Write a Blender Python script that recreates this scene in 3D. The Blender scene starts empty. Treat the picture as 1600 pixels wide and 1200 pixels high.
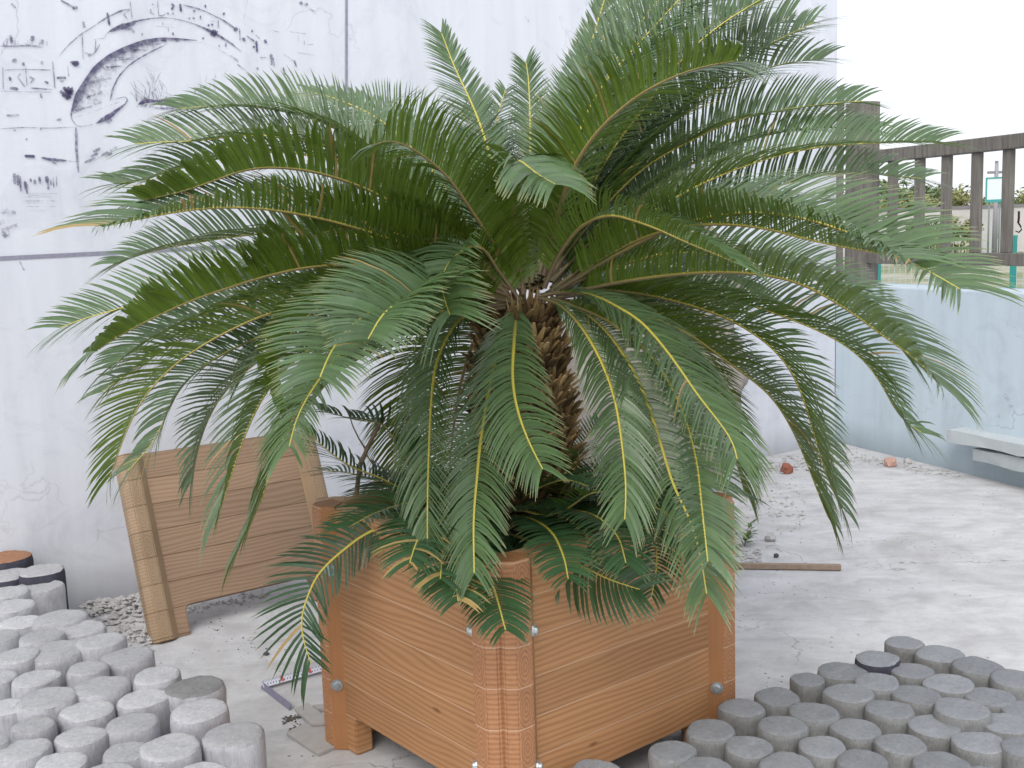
import bpy, bmesh, math, random
import numpy as np
from mathutils import Vector, Matrix

SC = bpy.context.scene
COL = SC.collection
R = math.radians
random.seed(7)
rng = np.random.default_rng(11)

# ------------------------------------------------------------------ camera
F_PX, PITCH, ROLL, CAM_H = 1710.0, 0.1362, -0.0333, 1.45
_r = np.array([1.0, 0, 0]); _u = np.array([0, math.sin(PITCH), math.cos(PITCH)])
_w = np.array([0, math.cos(PITCH), -math.sin(PITCH)])
CR = math.cos(ROLL) * _r + math.sin(ROLL) * _u
CU = -math.sin(ROLL) * _r + math.cos(ROLL) * _u
CW = _w
CAM = np.array([0, 0, CAM_H])
cam_d = bpy.data.cameras.new("camera")
cam = bpy.data.objects.new("camera", cam_d); COL.objects.link(cam)
cam_d.sensor_width = 36.0; cam_d.lens = F_PX / 1600 * 36; cam_d.clip_start = 0.05; cam_d.clip_end = 3000
M = Matrix.Identity(4)
for i, a in enumerate((CR, CU, -CW)):
    for k in range(3): M[k][i] = a[k]
M[2][3] = CAM_H
cam.matrix_world = M
SC.camera = cam

# ------------------------------------------------------------------ light (bright overcast)
SUN_EL, SUN_AZ = R(46), R(196)      # azimuth measured clockwise from +Y
world = bpy.data.worlds.new("World"); SC.world = world; world.use_nodes = True
nt = world.node_tree; nt.nodes.clear()
sky = nt.nodes.new("ShaderNodeTexSky"); sky.sky_type = 'NISHITA'; sky.sun_disc = False
sky.sun_elevation = SUN_EL; sky.sun_rotation = SUN_AZ
sky.air_density = 1.0; sky.dust_density = 4.0; sky.ozone_density = 1.6
bg = nt.nodes.new("ShaderNodeBackground"); bg.inputs[1].default_value = 0.13
wo = nt.nodes.new("ShaderNodeOutputWorld")
ov = nt.nodes.new("ShaderNodeMix"); ov.data_type = 'RGBA'; ov.inputs[0].default_value = .72    # thin even cloud over the clear sky
ov.inputs[7].default_value = (8.2, 8.4, 9.0, 1)
nt.links.new(sky.outputs[0], ov.inputs[6]); nt.links.new(ov.outputs[2], bg.inputs[0]); nt.links.new(bg.outputs[0], wo.inputs[0])
sun_d = bpy.data.lights.new("sun", 'SUN'); sun_d.energy = 1.15; sun_d.angle = R(35); sun_d.color = (1.0, 0.96, 0.9)
sun = bpy.data.objects.new("sun", sun_d); COL.objects.link(sun)
sd = Vector((math.sin(SUN_AZ) * math.cos(SUN_EL), math.cos(SUN_AZ) * math.cos(SUN_EL), math.sin(SUN_EL)))
sun.rotation_euler = sd.to_track_quat('Z', 'Y').to_euler()
SC.view_settings.view_transform = 'Standard'; SC.view_settings.look = 'None'
SC.view_settings.exposure = 0.35; SC.view_settings.gamma = 1.0
try: SC.view_settings.use_curve_mapping = False
except Exception: pass

# ------------------------------------------------------------------ helpers: photo pixel -> place
def ray(px, py):
    return CW + CR * (px - 800) / F_PX - CU * (py - 600) / F_PX
def at_depth(px, py, d): return CAM + ray(px, py) * d
def at_z(px, py, z=0.0):
    d = ray(px, py); return CAM + d * ((z - CAM_H) / d[2])
def on_plane(px, py, O, n):
    d = ray(px, py); return CAM + d * (np.dot(O - CAM, n) / np.dot(d, n))

# ------------------------------------------------------------------ helpers: objects
def tag(o, label=None, cat=None, group=None, kind=None):
    if label: o["label"] = label
    if cat: o["category"] = cat
    if group: o["group"] = group
    if kind: o["kind"] = kind
    return o
def empty(name, loc=(0, 0, 0), rot=(0, 0, 0)):
    o = bpy.data.objects.new(name, None); COL.objects.link(o); o.empty_display_size = 0.1
    o.location = loc; o.rotation_euler = rot; return o
def link(name, me, mats=(), parent=None, loc=None, rot=None):
    o = bpy.data.objects.new(name, me); COL.objects.link(o)
    for m in mats:
        if m and m.name not in [x.name for x in me.materials if x]: me.materials.append(m)
    if parent: o.parent = parent
    if loc is not None: o.location = loc
    if rot is not None: o.rotation_euler = rot
    return o
class MB:
    """collects verts / faces / material index"""
    def __init__(s): s.v = []; s.f = []; s.m = []; s.sm = []
    def add(s, vs, fs, m=0, smooth=False):
        b = len(s.v); s.v += [tuple(map(float, p)) for p in vs]
        for f in fs: s.f.append(tuple(i + b for i in f)); s.m.append(m); s.sm.append(smooth)
    def box(s, lo, hi, m=0):
        x0, y0, z0 = lo; x1, y1, z1 = hi
        s.add([(x0,y0,z0),(x1,y0,z0),(x1,y1,z0),(x0,y1,z0),(x0,y0,z1),(x1,y0,z1),(x1,y1,z1),(x0,y1,z1)],
              [(0,3,2,1),(4,5,6,7),(0,1,5,4),(1,2,6,5),(2,3,7,6),(3,0,4,7)], m)
    def prism(s, poly, z0, z1, m=0):
        """poly: xy outline counter-clockwise"""
        n = len(poly)
        s.add([(x, y, z0) for x, y in poly] + [(x, y, z1) for x, y in poly],
              [tuple(range(n - 1, -1, -1)), tuple(range(n, 2 * n))] + [(i, (i + 1) % n, n + (i + 1) % n, n + i) for i in range(n)], m)
    def tube(s, pts, rad, n=8, m=0, cap=True, smooth=True):
        pts = [np.array(p, float) for p in pts]; rad = rad if hasattr(rad, '__len__') else [rad] * len(pts)
        vs = []; ref = np.array([0.13, 0.31, 0.94])
        for i, p in enumerate(pts):
            t = pts[min(i + 1, len(pts) - 1)] - pts[max(i - 1, 0)]; t /= np.linalg.norm(t) + 1e-9
            a = np.cross(t, ref)
            if np.linalg.norm(a) < .1: a = np.cross(t, [1, 0, 0])
            a /= np.linalg.norm(a); b = np.cross(t, a)
            for k in range(n):
                q = 2 * math.pi * k / n; vs.append(p + (a * math.cos(q) + b * math.sin(q)) * rad[i])
        fs = [(i*n+k, i*n+(k+1)%n, (i+1)*n+(k+1)%n, (i+1)*n+k) for i in range(len(pts)-1) for k in range(n)]
        if cap: fs += [tuple(range(n-1, -1, -1)), tuple(range((len(pts)-1)*n, len(pts)*n))]
        s.add(vs, fs, m, smooth)
    def mesh(s, name):
        me = bpy.data.meshes.new(name); me.from_pydata(s.v, [], s.f)
        me.polygons.foreach_set('material_index', s.m); me.polygons.foreach_set('use_smooth', s.sm); me.update(); return me
    def build(s, name, mats, parent=None, loc=None, rot=None, bevel=0):
        me = s.mesh(name)
        if bevel:
            bm = bmesh.new(); bm.from_mesh(me)
            es = [e for e in bm.edges if len(e.link_faces) == 2 and e.calc_face_angle(0) > R(25)]
            bmesh.ops.bevel(bm, geom=es, offset=bevel, segments=2, profile=.5, affect='EDGES', clamp_overlap=True)
            bm.to_mesh(me); bm.free()
        return link(name, me, mats if isinstance(mats, (list, tuple)) else [mats], parent, loc, rot)

# ------------------------------------------------------------------ helpers: materials
class NT:
    def __init__(s, name):
        s.mat = bpy.data.materials.new(name); s.mat.use_nodes = True; s.t = s.mat.node_tree
        s.b = s.t.nodes["Principled BSDF"]; s.out = s.t.nodes["Material Output"]
    def n(s, typ, **kw):
        x = s.t.nodes.new("ShaderNode" + typ)
        for k, v in kw.items():
            if k.startswith('i_'): x.inputs[k[2:].replace('_', ' ')].default_value = v
            else: setattr(x, k, v)
        return x
    def l(s, a, b): s.t.links.new(a, b)
    def coord(s, kind='Object', scale=(1, 1, 1), rot=(0, 0, 0)):
        c = s.n("TexCoord"); m = s.n("Mapping"); m.inputs['Scale'].default_value = scale; m.inputs['Rotation'].default_value = rot
        s.l(c.outputs[kind], m.inputs[0]); return m.outputs[0]
    def noise(s, vec, scale, detail=4, rough=.55, dist=0):
        x = s.n("TexNoise", i_Scale=scale, i_Detail=detail, i_Roughness=rough, i_Distortion=dist); s.l(vec, x.inputs['Vector']); return x.outputs['Fac']
    def ramp(s, fac, stops, interp='LINEAR'):
        x = s.n("ValToRGB"); r = x.color_ramp; r.interpolation = interp
        while len(r.elements) < len(stops): r.elements.new(.5)
        for e, (p, c) in zip(r.elements, stops):
            e.position = p; e.color = (*c, 1) if hasattr(c, '__len__') else (c, c, c, 1)
        s.l(fac, x.inputs[0]); return x.outputs[0]
    def mix(s, a, b, fac=.5, mode='MIX'):
        x = s.n("Mix", data_type='RGBA', blend_type=mode)
        for sock, v in ((x.inputs[0], fac), (x.inputs[6], a), (x.inputs[7], b)):
            if hasattr(v, 'is_linked'): s.l(v, sock)
            elif hasattr(v, '__len__'): sock.default_value = (*v, 1)
            else: sock.default_value = v
        return x.outputs[2]
    def math(s, op, a, b=None, c=None):
        x = s.n("Math", operation=op)
        for sock, v in zip(x.inputs, (a, b, c)):
            if v is None: continue
            if hasattr(v, 'is_linked'): s.l(v, sock)
            else: sock.default_value = v
        return x.outputs[0]
    def sep(s, vec):
        x = s.n("SeparateXYZ"); s.l(vec, x.inputs[0]); return x.outputs
    def comb(s, x, y, z):
        c = s.n("CombineXYZ")
        for sock, v in zip(c.inputs, (x, y, z)):
            if hasattr(v, 'is_linked'): s.l(v, sock)
            else: sock.default_value = v
        return c.outputs[0]
    def bump(s, h, strength=.3, dist=.01):
        x = s.n("Bump", i_Strength=strength, i_Distance=dist); s.l(h, x.inputs['Height']); s.l(x.outputs[0], s.b.inputs['Normal'])
    def base(s, c, rough=.7, spec=.3, metal=0):
        if hasattr(c, 'is_linked'): s.l(c, s.b.inputs['Base Color'])
        else: s.b.inputs['Base Color'].default_value = (*c, 1)
        s.b.inputs['Roughness'].default_value = rough; s.b.inputs['Specular IOR Level'].default_value = spec
        s.b.inputs['Metallic'].default_value = metal; return s.mat

def simple(name, c, rough=.7, spec=.3, metal=0, var=.15, scale=30, bump=0):
    m = NT(name); v = m.coord()
    n = m.noise(v, scale, 5)
    col = m.mix(tuple(x * (1 - var) for x in c), tuple(min(1, x * (1 + var)) for x in c), n)
    if bump: m.bump(n, bump, .01)
    return m.base(col, rough, spec, metal)

def mat_ground():
    m = NT("concrete_yard"); v = m.coord()
    big = m.noise(v, .9, 6, .6); mid = m.noise(v, 6, 6, .65, .4); fine = m.noise(v, 70, 6, .75)
    sx = m.coord(scale=(1, 3.2, 1)); streak = m.noise(sx, 2.2, 6, .7, 1.2)
    c = m.ramp(big, [(.3, (.50, .50, .505)), (.5, (.58, .58, .585)), (.7, (.63, .63, .625))])
    c = m.mix(c, m.ramp(streak, [(.35, (.42, .42, .43)), (.55, (.6, .6, .605)), (.7, (.72, .72, .725))]), .42)
    c = m.mix(c, m.ramp(mid, [(.3, .55), (.55, 1.0)]), .45, 'MULTIPLY')
    c = m.mix(c, m.ramp(fine, [(.28, .35), (.42, 1.0), (.75, 1.08)]), .5, 'MULTIPLY')
    dust = m.noise(v, 1.7, 7, .65, .8); c = m.mix(c, (.36, .345, .33), m.ramp(dust, [(.50, 0.0), (.68, .55)]))
    ck = m.n("TexVoronoi", feature='DISTANCE_TO_EDGE', i_Scale=.55); ckv = m.n("VectorMath", operation='ADD'); ckn = m.n("TexNoise", i_Scale=3.0, i_Detail=7.0); m.l(v, ckn.inputs['Vector']); m.l(v, ckv.inputs[0]); m.l(ckn.outputs['Color'], ckv.inputs[1]); m.l(ckv.outputs[0], ck.inputs['Vector'])
    c = m.mix(c, (.16, .155, .15), m.math('MULTIPLY', m.ramp(ck.outputs['Distance'], [(0.0, .8), (.004, 0.0)]), m.ramp(big, [(.42, 0.0), (.55, 1.0)])))
    spot = m.n("TexVoronoi", i_Scale=26.0); m.l(v, spot.inputs['Vector'])
    mask = m.math('MULTIPLY', m.math('LESS_THAN', spot.outputs['Distance'], .13), m.math('GREATER_THAN', m.noise(v, 3, 2), .55))
    c = m.mix(c, (.17, .16, .16), m.math('MULTIPLY', mask, .75))
    m.bump(m.math('ADD', m.math('MULTIPLY', fine, .4), mid), .35, .012)
    return m.base(c, .9, .15)
def mat_wall(name, c0, c1, stain):
    m = NT(name); v = m.coord()
    big = m.noise(v, 1.1, 6, .6, .6); fine = m.noise(v, 45, 5, .7); patch = m.noise(v, 3.5, 7, .7, 1.0)
    vs = m.noise(m.coord(scale=(5, 5, .5)), 2.0, 5, .6)
    c = m.mix(c0, c1, big)
    c = m.mix(c, stain, m.ramp(patch, [(.52, 0.0), (.72, .42)]))
    c = m.mix(c, m.ramp(vs, [(.35, .86), (.6, 1.0)]), .5, 'MULTIPLY')
    drip = m.noise(m.coord(scale=(9, 9, .35)), 2.4, 5, .7, .4)
    c = m.mix(c, stain, m.ramp(drip, [(.60, 0.0), (.72, .25)]))
    hair = m.n("TexVoronoi", feature='DISTANCE_TO_EDGE', i_Scale=.9); dv = m.n("VectorMath", operation='ADD'); nv_ = m.n("TexNoise", i_Scale=2.5, i_Detail=6.0); m.l(v, nv_.inputs['Vector']); m.l(v, dv.inputs[0]); m.l(nv_.outputs['Color'], dv.inputs[1]); m.l(dv.outputs[0], hair.inputs['Vector'])
    c = m.mix(c, tuple(x * .6 for x in stain), m.math('MULTIPLY', m.ramp(hair.outputs['Distance'], [(0.0, 1.0), (.006, 0.0)]), m.ramp(big, [(.5, 0.0), (.65, .55)])))
    spk = m.noise(v, 60, 3, .8); c = m.mix(c, tuple(x * .55 for x in stain), m.math('MULTIPLY', m.ramp(spk, [(.70, 0.0), (.76, .6)]), m.ramp(patch, [(.5, 0.0), (.65, 1.0)])))
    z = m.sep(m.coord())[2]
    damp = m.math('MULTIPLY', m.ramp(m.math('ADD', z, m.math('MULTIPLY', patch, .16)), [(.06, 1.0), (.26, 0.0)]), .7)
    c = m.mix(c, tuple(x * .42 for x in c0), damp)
    m.bump(m.math('ADD', m.math('MULTIPLY', fine, .3), patch), .22, .012)
    return m.base(c, .85, .2)

def wood(name, dark, light, seam, kind, p1=.111, p=.1):
    """kind: plank (grain along x, one board per z row), smooth (grain along z), end (ring pattern per row)"""
    m = NT(name); v = m.coord(); x, y, z = m.sep(v)
    zz = m.math('SUBTRACT', z, p1 - p); row = m.math('FLOOR', m.math('DIVIDE', zz, p)); fr = m.math('SUBTRACT', m.math('DIVIDE', zz, p), row)
    oi = m.n("ObjectInfo"); off = m.math('MULTIPLY', oi.outputs['Random'], 37.0)
    shift = m.math('ADD', m.math('MULTIPLY', row, 7.31), off)
    if kind == 'plank':
        # slow warp gives cathedral figure, thin bands give the grain lines
        wv = m.comb(m.math('ADD', m.math('MULTIPLY', x, 1.5), shift), shift, m.math('MULTIPLY', z, 7.0))
        warp = m.noise(wv, 1.0, 2, .5)
        g = m.math('ADD', m.math('MULTIPLY', z, 95.0), m.math('MULTIPLY', warp, 8.0))
        g = m.math('ADD', g, shift)
        band = m.math('ADD', m.math('MULTIPLY', m.math('SINE', m.math('MULTIPLY', g, 4.2)), .5), .5)
        fv = m.comb(m.math('MULTIPLY', x, 5.0), m.math('MULTIPLY', y, 60.0), m.math('ADD', m.math('MULTIPLY', z, 260.0), shift))
    elif kind == 'smooth':
        fv = m.comb(m.math('MULTIPLY', x, 200.0), m.math('MULTIPLY', y, 200.0), m.math('ADD', m.math('MULTIPLY', z, 4.0), shift))
        band = m.noise(m.comb(m.math('MULTIPLY', x, 70.0), m.math('MULTIPLY', y, 70.0), m.math('MULTIPLY', z, 2.0)), 1.0, 2)
    else:
        # rings centred on each block
        dx = m.math('MULTIPLY', m.math('SUBTRACT', m.math('PINGPONG', m.math('ADD', x, .0), .4115), .046), 1.15)
        dz = m.math('MULTIPLY', m.math('SUBTRACT', fr, .5), p)
        nz = m.noise(m.comb(m.math('MULTIPLY', x, 30.0), shift, m.math('MULTIPLY', z, 30.0)), 1.0, 3)
        rr = m.math('SQRT', m.math('ADD', m.math('MULTIPLY', dx, dx), m.math('MULTIPLY', dz, m.math('MULTIPLY', dz, .30))))
        rr = m.math('ADD', rr, m.math('MULTIPLY', nz, .006))
        band = m.math('ADD', m.math('MULTIPLY', m.math('SINE', m.math('MULTIPLY', rr, 900.0)), .5), .5)
        bar = m.math('ADD', m.math('MULTIPLY', m.math('SINE', m.math('MULTIPLY', m.math('ADD', z, m.math('MULTIPLY', nz, .006)), 520.0)), .5), .5)
        msk = m.math('GREATER_THAN', y, -.0285)
        band = m.math('ADD', m.math('MULTIPLY', bar, msk), m.math('MULTIPLY', band, m.math('SUBTRACT', 1.0, msk)))
        fv = m.comb(m.math('MULTIPLY', x, 90.0), m.math('MULTIPLY', y, 90.0), m.math('MULTIPLY', z, 90.0))
    fine = m.noise(fv, 1.0, 4, .65)
    tone = m.noise(m.comb(m.math('MULTIPLY', x, 1.5), shift, m.math('MULTIPLY', z, 3.0)), 1.3, 3)
    f = m.math('ADD', m.math('MULTIPLY', m.math('POWER', band, 1.6), .38), m.math('MULTIPLY', fine, .55))
    c = m.mix(light, dark, m.ramp(f, [(.2, 0.0), (.85, .95)]))
    c = m.mix(c, m.ramp(tone, [(.3, .78), (.7, 1.12)]), .6, 'MULTIPLY')
    wn = m.n("TexWhiteNoise", noise_dimensions='1D'); m.l(shift, wn.inputs['W'])
    tb = m.math('ADD', m.math('MULTIPLY', wn.outputs['Value'], .13), .93); c = m.mix(c, m.comb(tb, tb, m.math('MULTIPLY', tb, .98)), 1.0, 'MULTIPLY')
    if kind == 'plank':
        kv = m.n("TexVoronoi", i_Scale=1.0, i_Randomness=1.0); m.l(m.comb(m.math('ADD', m.math('MULTIPLY', x, 3.2), shift), shift, m.math('MULTIPLY', z, 9.0)), kv.inputs['Vector'])
        c = m.mix(c, tuple(k * .45 for k in dark), m.ramp(kv.outputs['Distance'], [(.035, .7), (.075, 0.0)]))
    if kind != 'smooth':
        e = m.math('ABSOLUTE', m.math('SUBTRACT', fr, .5))
        w = m.noise(m.comb(m.math('MULTIPLY', x, 20.0), shift, m.math('MULTIPLY', z, 20.0)), 1.0, 4)
        sm = m.math('MULTIPLY', m.math('GREATER_THAN', m.math('ADD', e, m.math('MULTIPLY', m.math('SUBTRACT', w, .5), .02)), .482), .75)
        c = m.mix(c, seam, sm)
        h = m.math('SUBTRACT', m.math('MULTIPLY', f, .25), m.math('MULTIPLY', m.math('GREATER_THAN', e, .485), 1.0))
    else: h = m.math('MULTIPLY', f, .3)
    scr = m.noise(v, 14, 6, .75, .8)
    c = m.mix(c, tuple(min(1, k * 1.5 + .08) for k in light), m.ramp(scr, [(.70, 0.0), (.78, .45)]))
    m.bump(h, .5, .004)
    return m.base(c, .55, .35)

def mat_frond(name, top, under, trans, yellow):
    m = NT(name)
    a = m.n("Attribute", attribute_name="leafinfo"); r, g, b = m.n("SeparateColor"), None, None
    m.l(a.outputs['Color'], r.inputs[0]); u, rnd, br = r.outputs[0], r.outputs[1], r.outputs[2]
    geo = m.n("NewGeometry")
    ct = m.mix(tuple(x * .75 for x in top), tuple(x * 1.3 for x in top), rnd)
    cu = m.mix(tuple(x * .8 for x in under), tuple(x * 1.2 for x in under), rnd)
    c = m.mix(ct, cu, geo.outputs['Backfacing'])
    c = m.mix(c, yellow, m.math('MULTIPLY', m.ramp(u, [(.86, 0.0), (1.0, .65)]), 1.0))
    c = m.mix(c, (.44, .32, .12), br)
    m.base(c, .36, .75)
    tr = m.n("BsdfTranslucent"); m.l(m.mix(trans, (.30, .17, .05), br), tr.inputs[0])
    mx = m.n("MixShader"); mx.inputs[0].default_value = .24
    m.l(m.b.outputs[0], mx.inputs[1]); m.l(tr.outputs[0], mx.inputs[2]); m.l(mx.outputs[0], m.out.inputs[0])
    return m.mat
def mat_rachis():
    m = NT("frond_stalk"); a = m.n("Attribute", attribute_name="leafinfo"); s = m.n("SeparateColor"); m.l(a.outputs['Color'], s.inputs[0])
    c = m.ramp(s.outputs[0], [(.0, (.10, .085, .035)), (.12, (.20, .19, .05)), (.30, (.52, .45, .07)), (1.0, (.60, .52, .12))])
    c = m.mix(c, (.20, .13, .09), m.math('MULTIPLY', s.outputs[2], .8))
    return m.base(c, .5, .4)
def mat_trunk():
    m = NT("trunk_scales"); a = m.n("Attribute", attribute_name="leafinfo"); s = m.n("SeparateColor"); m.l(a.outputs['Color'], s.inputs[0])
    n = m.noise(m.coord(), 60, 5, .7)
    c = m.ramp(s.outputs[1], [(0.0, (.055, .036, .02)), (.35, (.17, .112, .052)), (.75, (.37, .25, .115)), (1.0, (.54, .39, .20))])
    c = m.mix(c, m.ramp(n, [(.3, .45), (.7, 1.1)]), .7, 'MULTIPLY'); m.bump(n, .5, .006)
    return m.base(c, .9, .1)
def mat_log_side(name, c):
    m = NT(name); v = m.coord(); n = m.noise(m.coord(scale=(1, 1, .18)), 55, 5, .7); k = m.noise(v, 9, 4)
    col = m.mix(tuple(x * .55 for x in c), tuple(x * 1.15 for x in c), n); col = m.mix(col, m.ramp(k, [(.3, .7), (.7, 1.1)]), .6, 'MULTIPLY')
    m.bump(n, .7, .01); return m.base(col, .9, .12)
def mat_log_top(name, c, ring=.35, rand=.3):
    m = NT(name); v = m.coord(); x, y, z = m.sep(v); oi = m.n("ObjectInfo")
    off = m.math('MULTIPLY', oi.outputs['Random'], 60.0)
    nv = m.comb(m.math('ADD', m.math('MULTIPLY', x, 11.0), off), m.math('MULTIPLY', y, 11.0), off)
    n = m.noise(nv, 1.0, 5, .65); fine = m.noise(v, 120, 4, .7)
    rr = m.math('ADD', m.math('SQRT', m.math('ADD', m.math('MULTIPLY', x, x), m.math('MULTIPLY', y, y))), m.math('MULTIPLY', n, .022))
    band = m.math('ADD', m.math('MULTIPLY', m.math('SINE', m.math('MULTIPLY', rr, 620.0)), .5), .5)
    t = m.math('ADD', m.math('MULTIPLY', oi.outputs['Random'], rand), 1.0 - rand * .55)
    col = m.mix(c, tuple(k * (1 - ring) for k in c), band)
    col = m.mix(col, m.ramp(n, [(.3, .72), (.68, 1.12)]), .75, 'MULTIPLY'); col = m.mix(col, m.comb(t, t, t), 1.0, 'MULTIPLY')
    col = m.mix(col, m.ramp(fine, [(.3, .7), (.6, 1.05)]), .4, 'MULTIPLY')
    vo = m.n("TexVoronoi", feature='DISTANCE_TO_EDGE', i_Scale=1.0); m.l(m.comb(m.math('ADD', m.math('MULTIPLY', x, 9.0), off), m.math('ADD', m.math('MULTIPLY', y, 9.0), m.math('MULTIPLY', n, 1.4)), off), vo.inputs['Vector'])
    crack = m.ramp(vo.outputs['Distance'], [(.0, 1.0), (.035, 0.0)]); col = m.mix(col, tuple(k * .45 for k in c), m.math('MULTIPLY', crack, m.ramp(n, [(.5, 0.0), (.62, .8)])))
    m.bump(m.math('ADD', m.math('MULTIPLY', band, .35), m.math('ADD', n, m.math('MULTIPLY', fine, .4))), .7, .012); return m.base(col, .9, .12)
def mat_ink():
    m = NT("mural_ink"); v = m.coord(); n = m.noise(m.coord(scale=(1, 1, 1)), 34, 7, .8); n2 = m.noise(v, 7, 4, .6)
    c = m.mix((.045, .038, .095), (.16, .15, .26), n2); m.base(c, .9, .1)
    a = m.n("Attribute", attribute_name="ink"); dens = a.outputs['Fac']
    k = m.n('Math', operation='ADD', use_clamp=True); m.l(m.math('SUBTRACT', m.math('MULTIPLY', dens, 1.15), .12), k.inputs[0]); m.l(m.math('MULTIPLY', m.math('SUBTRACT', .5, n), 2.6), k.inputs[1]); k = k.outputs[0]
    tb = m.n("BsdfTransparent"); mx = m.n("MixShader")
    m.l(m.math('MULTIPLY', k, .95), mx.inputs[0]); m.l(tb.outputs[0], mx.inputs[1]); m.l(m.b.outputs[0], mx.inputs[2]); m.l(mx.outputs[0], m.out.inputs[0])
    return m.mat

MG = mat_ground()
MW = mat_wall("white_plaster", (.70, .73, .79), (.76, .785, .83), (.50, .52, .60))
MBL = mat_wall("pale_blue_plaster", (.53, .635, .70), (.60, .69, .745), (.40, .47, .52))
PL = wood("orange_planks", (.29, .135, .056), (.475, .25, .118), (.56, .36, .22), 'plank')
PS = wood("orange_smooth", (.28, .12, .05), (.42, .20, .085), (.5, .3, .2), 'smooth')
PE = wood("orange_blocks", (.28, .12, .055), (.47, .235, .115), (.60, .40, .26), 'end')
TL = wood("tan_planks", (.26, .165, .105), (.385, .262, .178), (.12, .07, .035), 'plank')
TS = wood("tan_smooth", (.24, .155, .09), (.35, .24, .145), (.2, .1, .05), 'smooth')
TE = wood("tan_blocks", (.26, .175, .105), (.385, .275, .18), (.16, .10, .05), 'end')
MBOLT = simple("zinc_bolt", (.50, .56, .58), .38, .5, .7, .1, 200)
MSOIL = simple("dark_soil", (.05, .036, .024), .95, .1, 0, .5, 60, .6)
def _gt():
    m = NT("grey_timber"); n = m.noise(m.coord(scale=(14, 14, .8)), 5, 5, .7); k = m.noise(m.coord(), 2.5, 3)
    c = m.ramp(n, [(.3, (.115, .105, .092)), (.5, (.18, .168, .148)), (.72, (.25, .235, .21))]); c = m.mix(c, m.ramp(k, [(.3, .8), (.7, 1.1)]), .6, 'MULTIPLY'); m.bump(n, .4, .006); return m.base(c, .8, .2)
MGREY = _gt()
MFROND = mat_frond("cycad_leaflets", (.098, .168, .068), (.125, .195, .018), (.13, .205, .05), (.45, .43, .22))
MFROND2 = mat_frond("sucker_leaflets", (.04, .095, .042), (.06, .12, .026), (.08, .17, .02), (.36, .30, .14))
MRACH = mat_rachis(); MTRUNK = mat_trunk()
LOGS = mat_log_side("log_bark_grey", (.68, .68, .72)); LOGT = mat_log_top("log_face_grey", (.90, .905, .93), .26)
LOGS2 = mat_log_side("log_bark_bluegrey", (.38, .385, .38)); LOGT2 = mat_log_top("log_face_bluegrey", (.54, .565, .595), .30)
LOGSD = mat_log_side("log_bark_dark", (.10, .10, .13)); LOGTO = mat_log_top("log_face_orange", (.62, .33, .20), .12, .05)
LOGTW = mat_log_top("log_face_white", (.78, .78, .80), .08, .05)
LOGTR = mat_log_top("log_face_ringed", (.56, .56, .56), .55, .05)
MINK = mat_ink()
MROCK = simple("weathered_stone", (.31, .285, .26), .9, .15, 0, .6, 9, 1.0)
MGRAV = simple("pale_gravel", (.48, .47, .46), .9, .1, 0, .35, 40, .3)
MSTICK = simple("bare_wood", (.33, .25, .19), .8, .2, 0, .3, 50, .2)
MSTEM = simple("dry_stem_bark", (.25, .19, .13), .85, .15, 0, .4, 70, .4)
MBRICK = simple("red_brick_chip", (.30, .12, .08), .9, .1, 0, .3, 60, .4)
MPINK = simple("pinkish_brick_chip", (.52, .33, .27), .9, .1, 0, .3, 60, .4)

# ================================================================== ground and walls
mb = MB(); mb.add([(-1500, -60, 0), (1500, -60, 0), (1500, 2500, 0), (-1500, 2500, 0)], [(0, 1, 2, 3)])
tag(mb.build("ground", MG), kind="structure")

WD = np.array([math.cos(.6392), math.sin(.6392), 0]); WN = np.array([-WD[1], WD[0], 0]); WO = WN * 4.506
K = WO + WD * 6.026                                  # corner of the white wall and the blue wall
ba = math.atan2(-WN[1], -WN[0]) - .2436
BD = np.array([math.cos(ba), math.sin(ba), 0]); BN = np.array([BD[1], -BD[0], 0])
if np.dot(BN, -K) < 0: BN = -BN                      # towards the yard
def wall_local(P): return np.array([np.dot(P - WO, WD), np.dot(P - WO, -WN), P[2]])
def ang(d): return math.atan2(d[1], d[0])

wroot = empty("white_wall", WO, (0, 0, ang(WD)))       # local x along the wall, local -y towards the yard
tag(wroot, "tall white plastered wall with an ink painting of an arched bridge", "wall")
mb = MB(); mb.box((-9, 0, -.3), (6.026, .25, 4.6)); mb.build("wall_body", MW, wroot)
def wl(px, py, off=.004):
    P = on_plane(px, py, WO, WN); q = wall_local(P); return np.array([q[0], -off, q[2]])
# panel joints
MJOINT = simple("joint_line", (.30, .30, .37), .9, .1, 0, .3, 60)
mb = MB()
def joint(a, b, w=.011):
    A, B = wl(*a, .003), wl(*b, .003); d = B - A; d /= np.linalg.norm(d); n = np.array([-d[2], 0, d[0]]) * w / 2
    mb.add([A - n, B - n, B + n, A + n], [(0, 1, 2, 3)])
joint((541, -60), (541, 376), .012); joint((-200, 414), (541, 376), .015); joint((960, -40), (960, 35)); joint((960, 35), (1180, 65), .010)
joint((1180, -40), (1180, 64), .010); joint((1060, 226), (1184, 230), .008)
mb.build("panel_joint", MJOINT, wroot)
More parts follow.
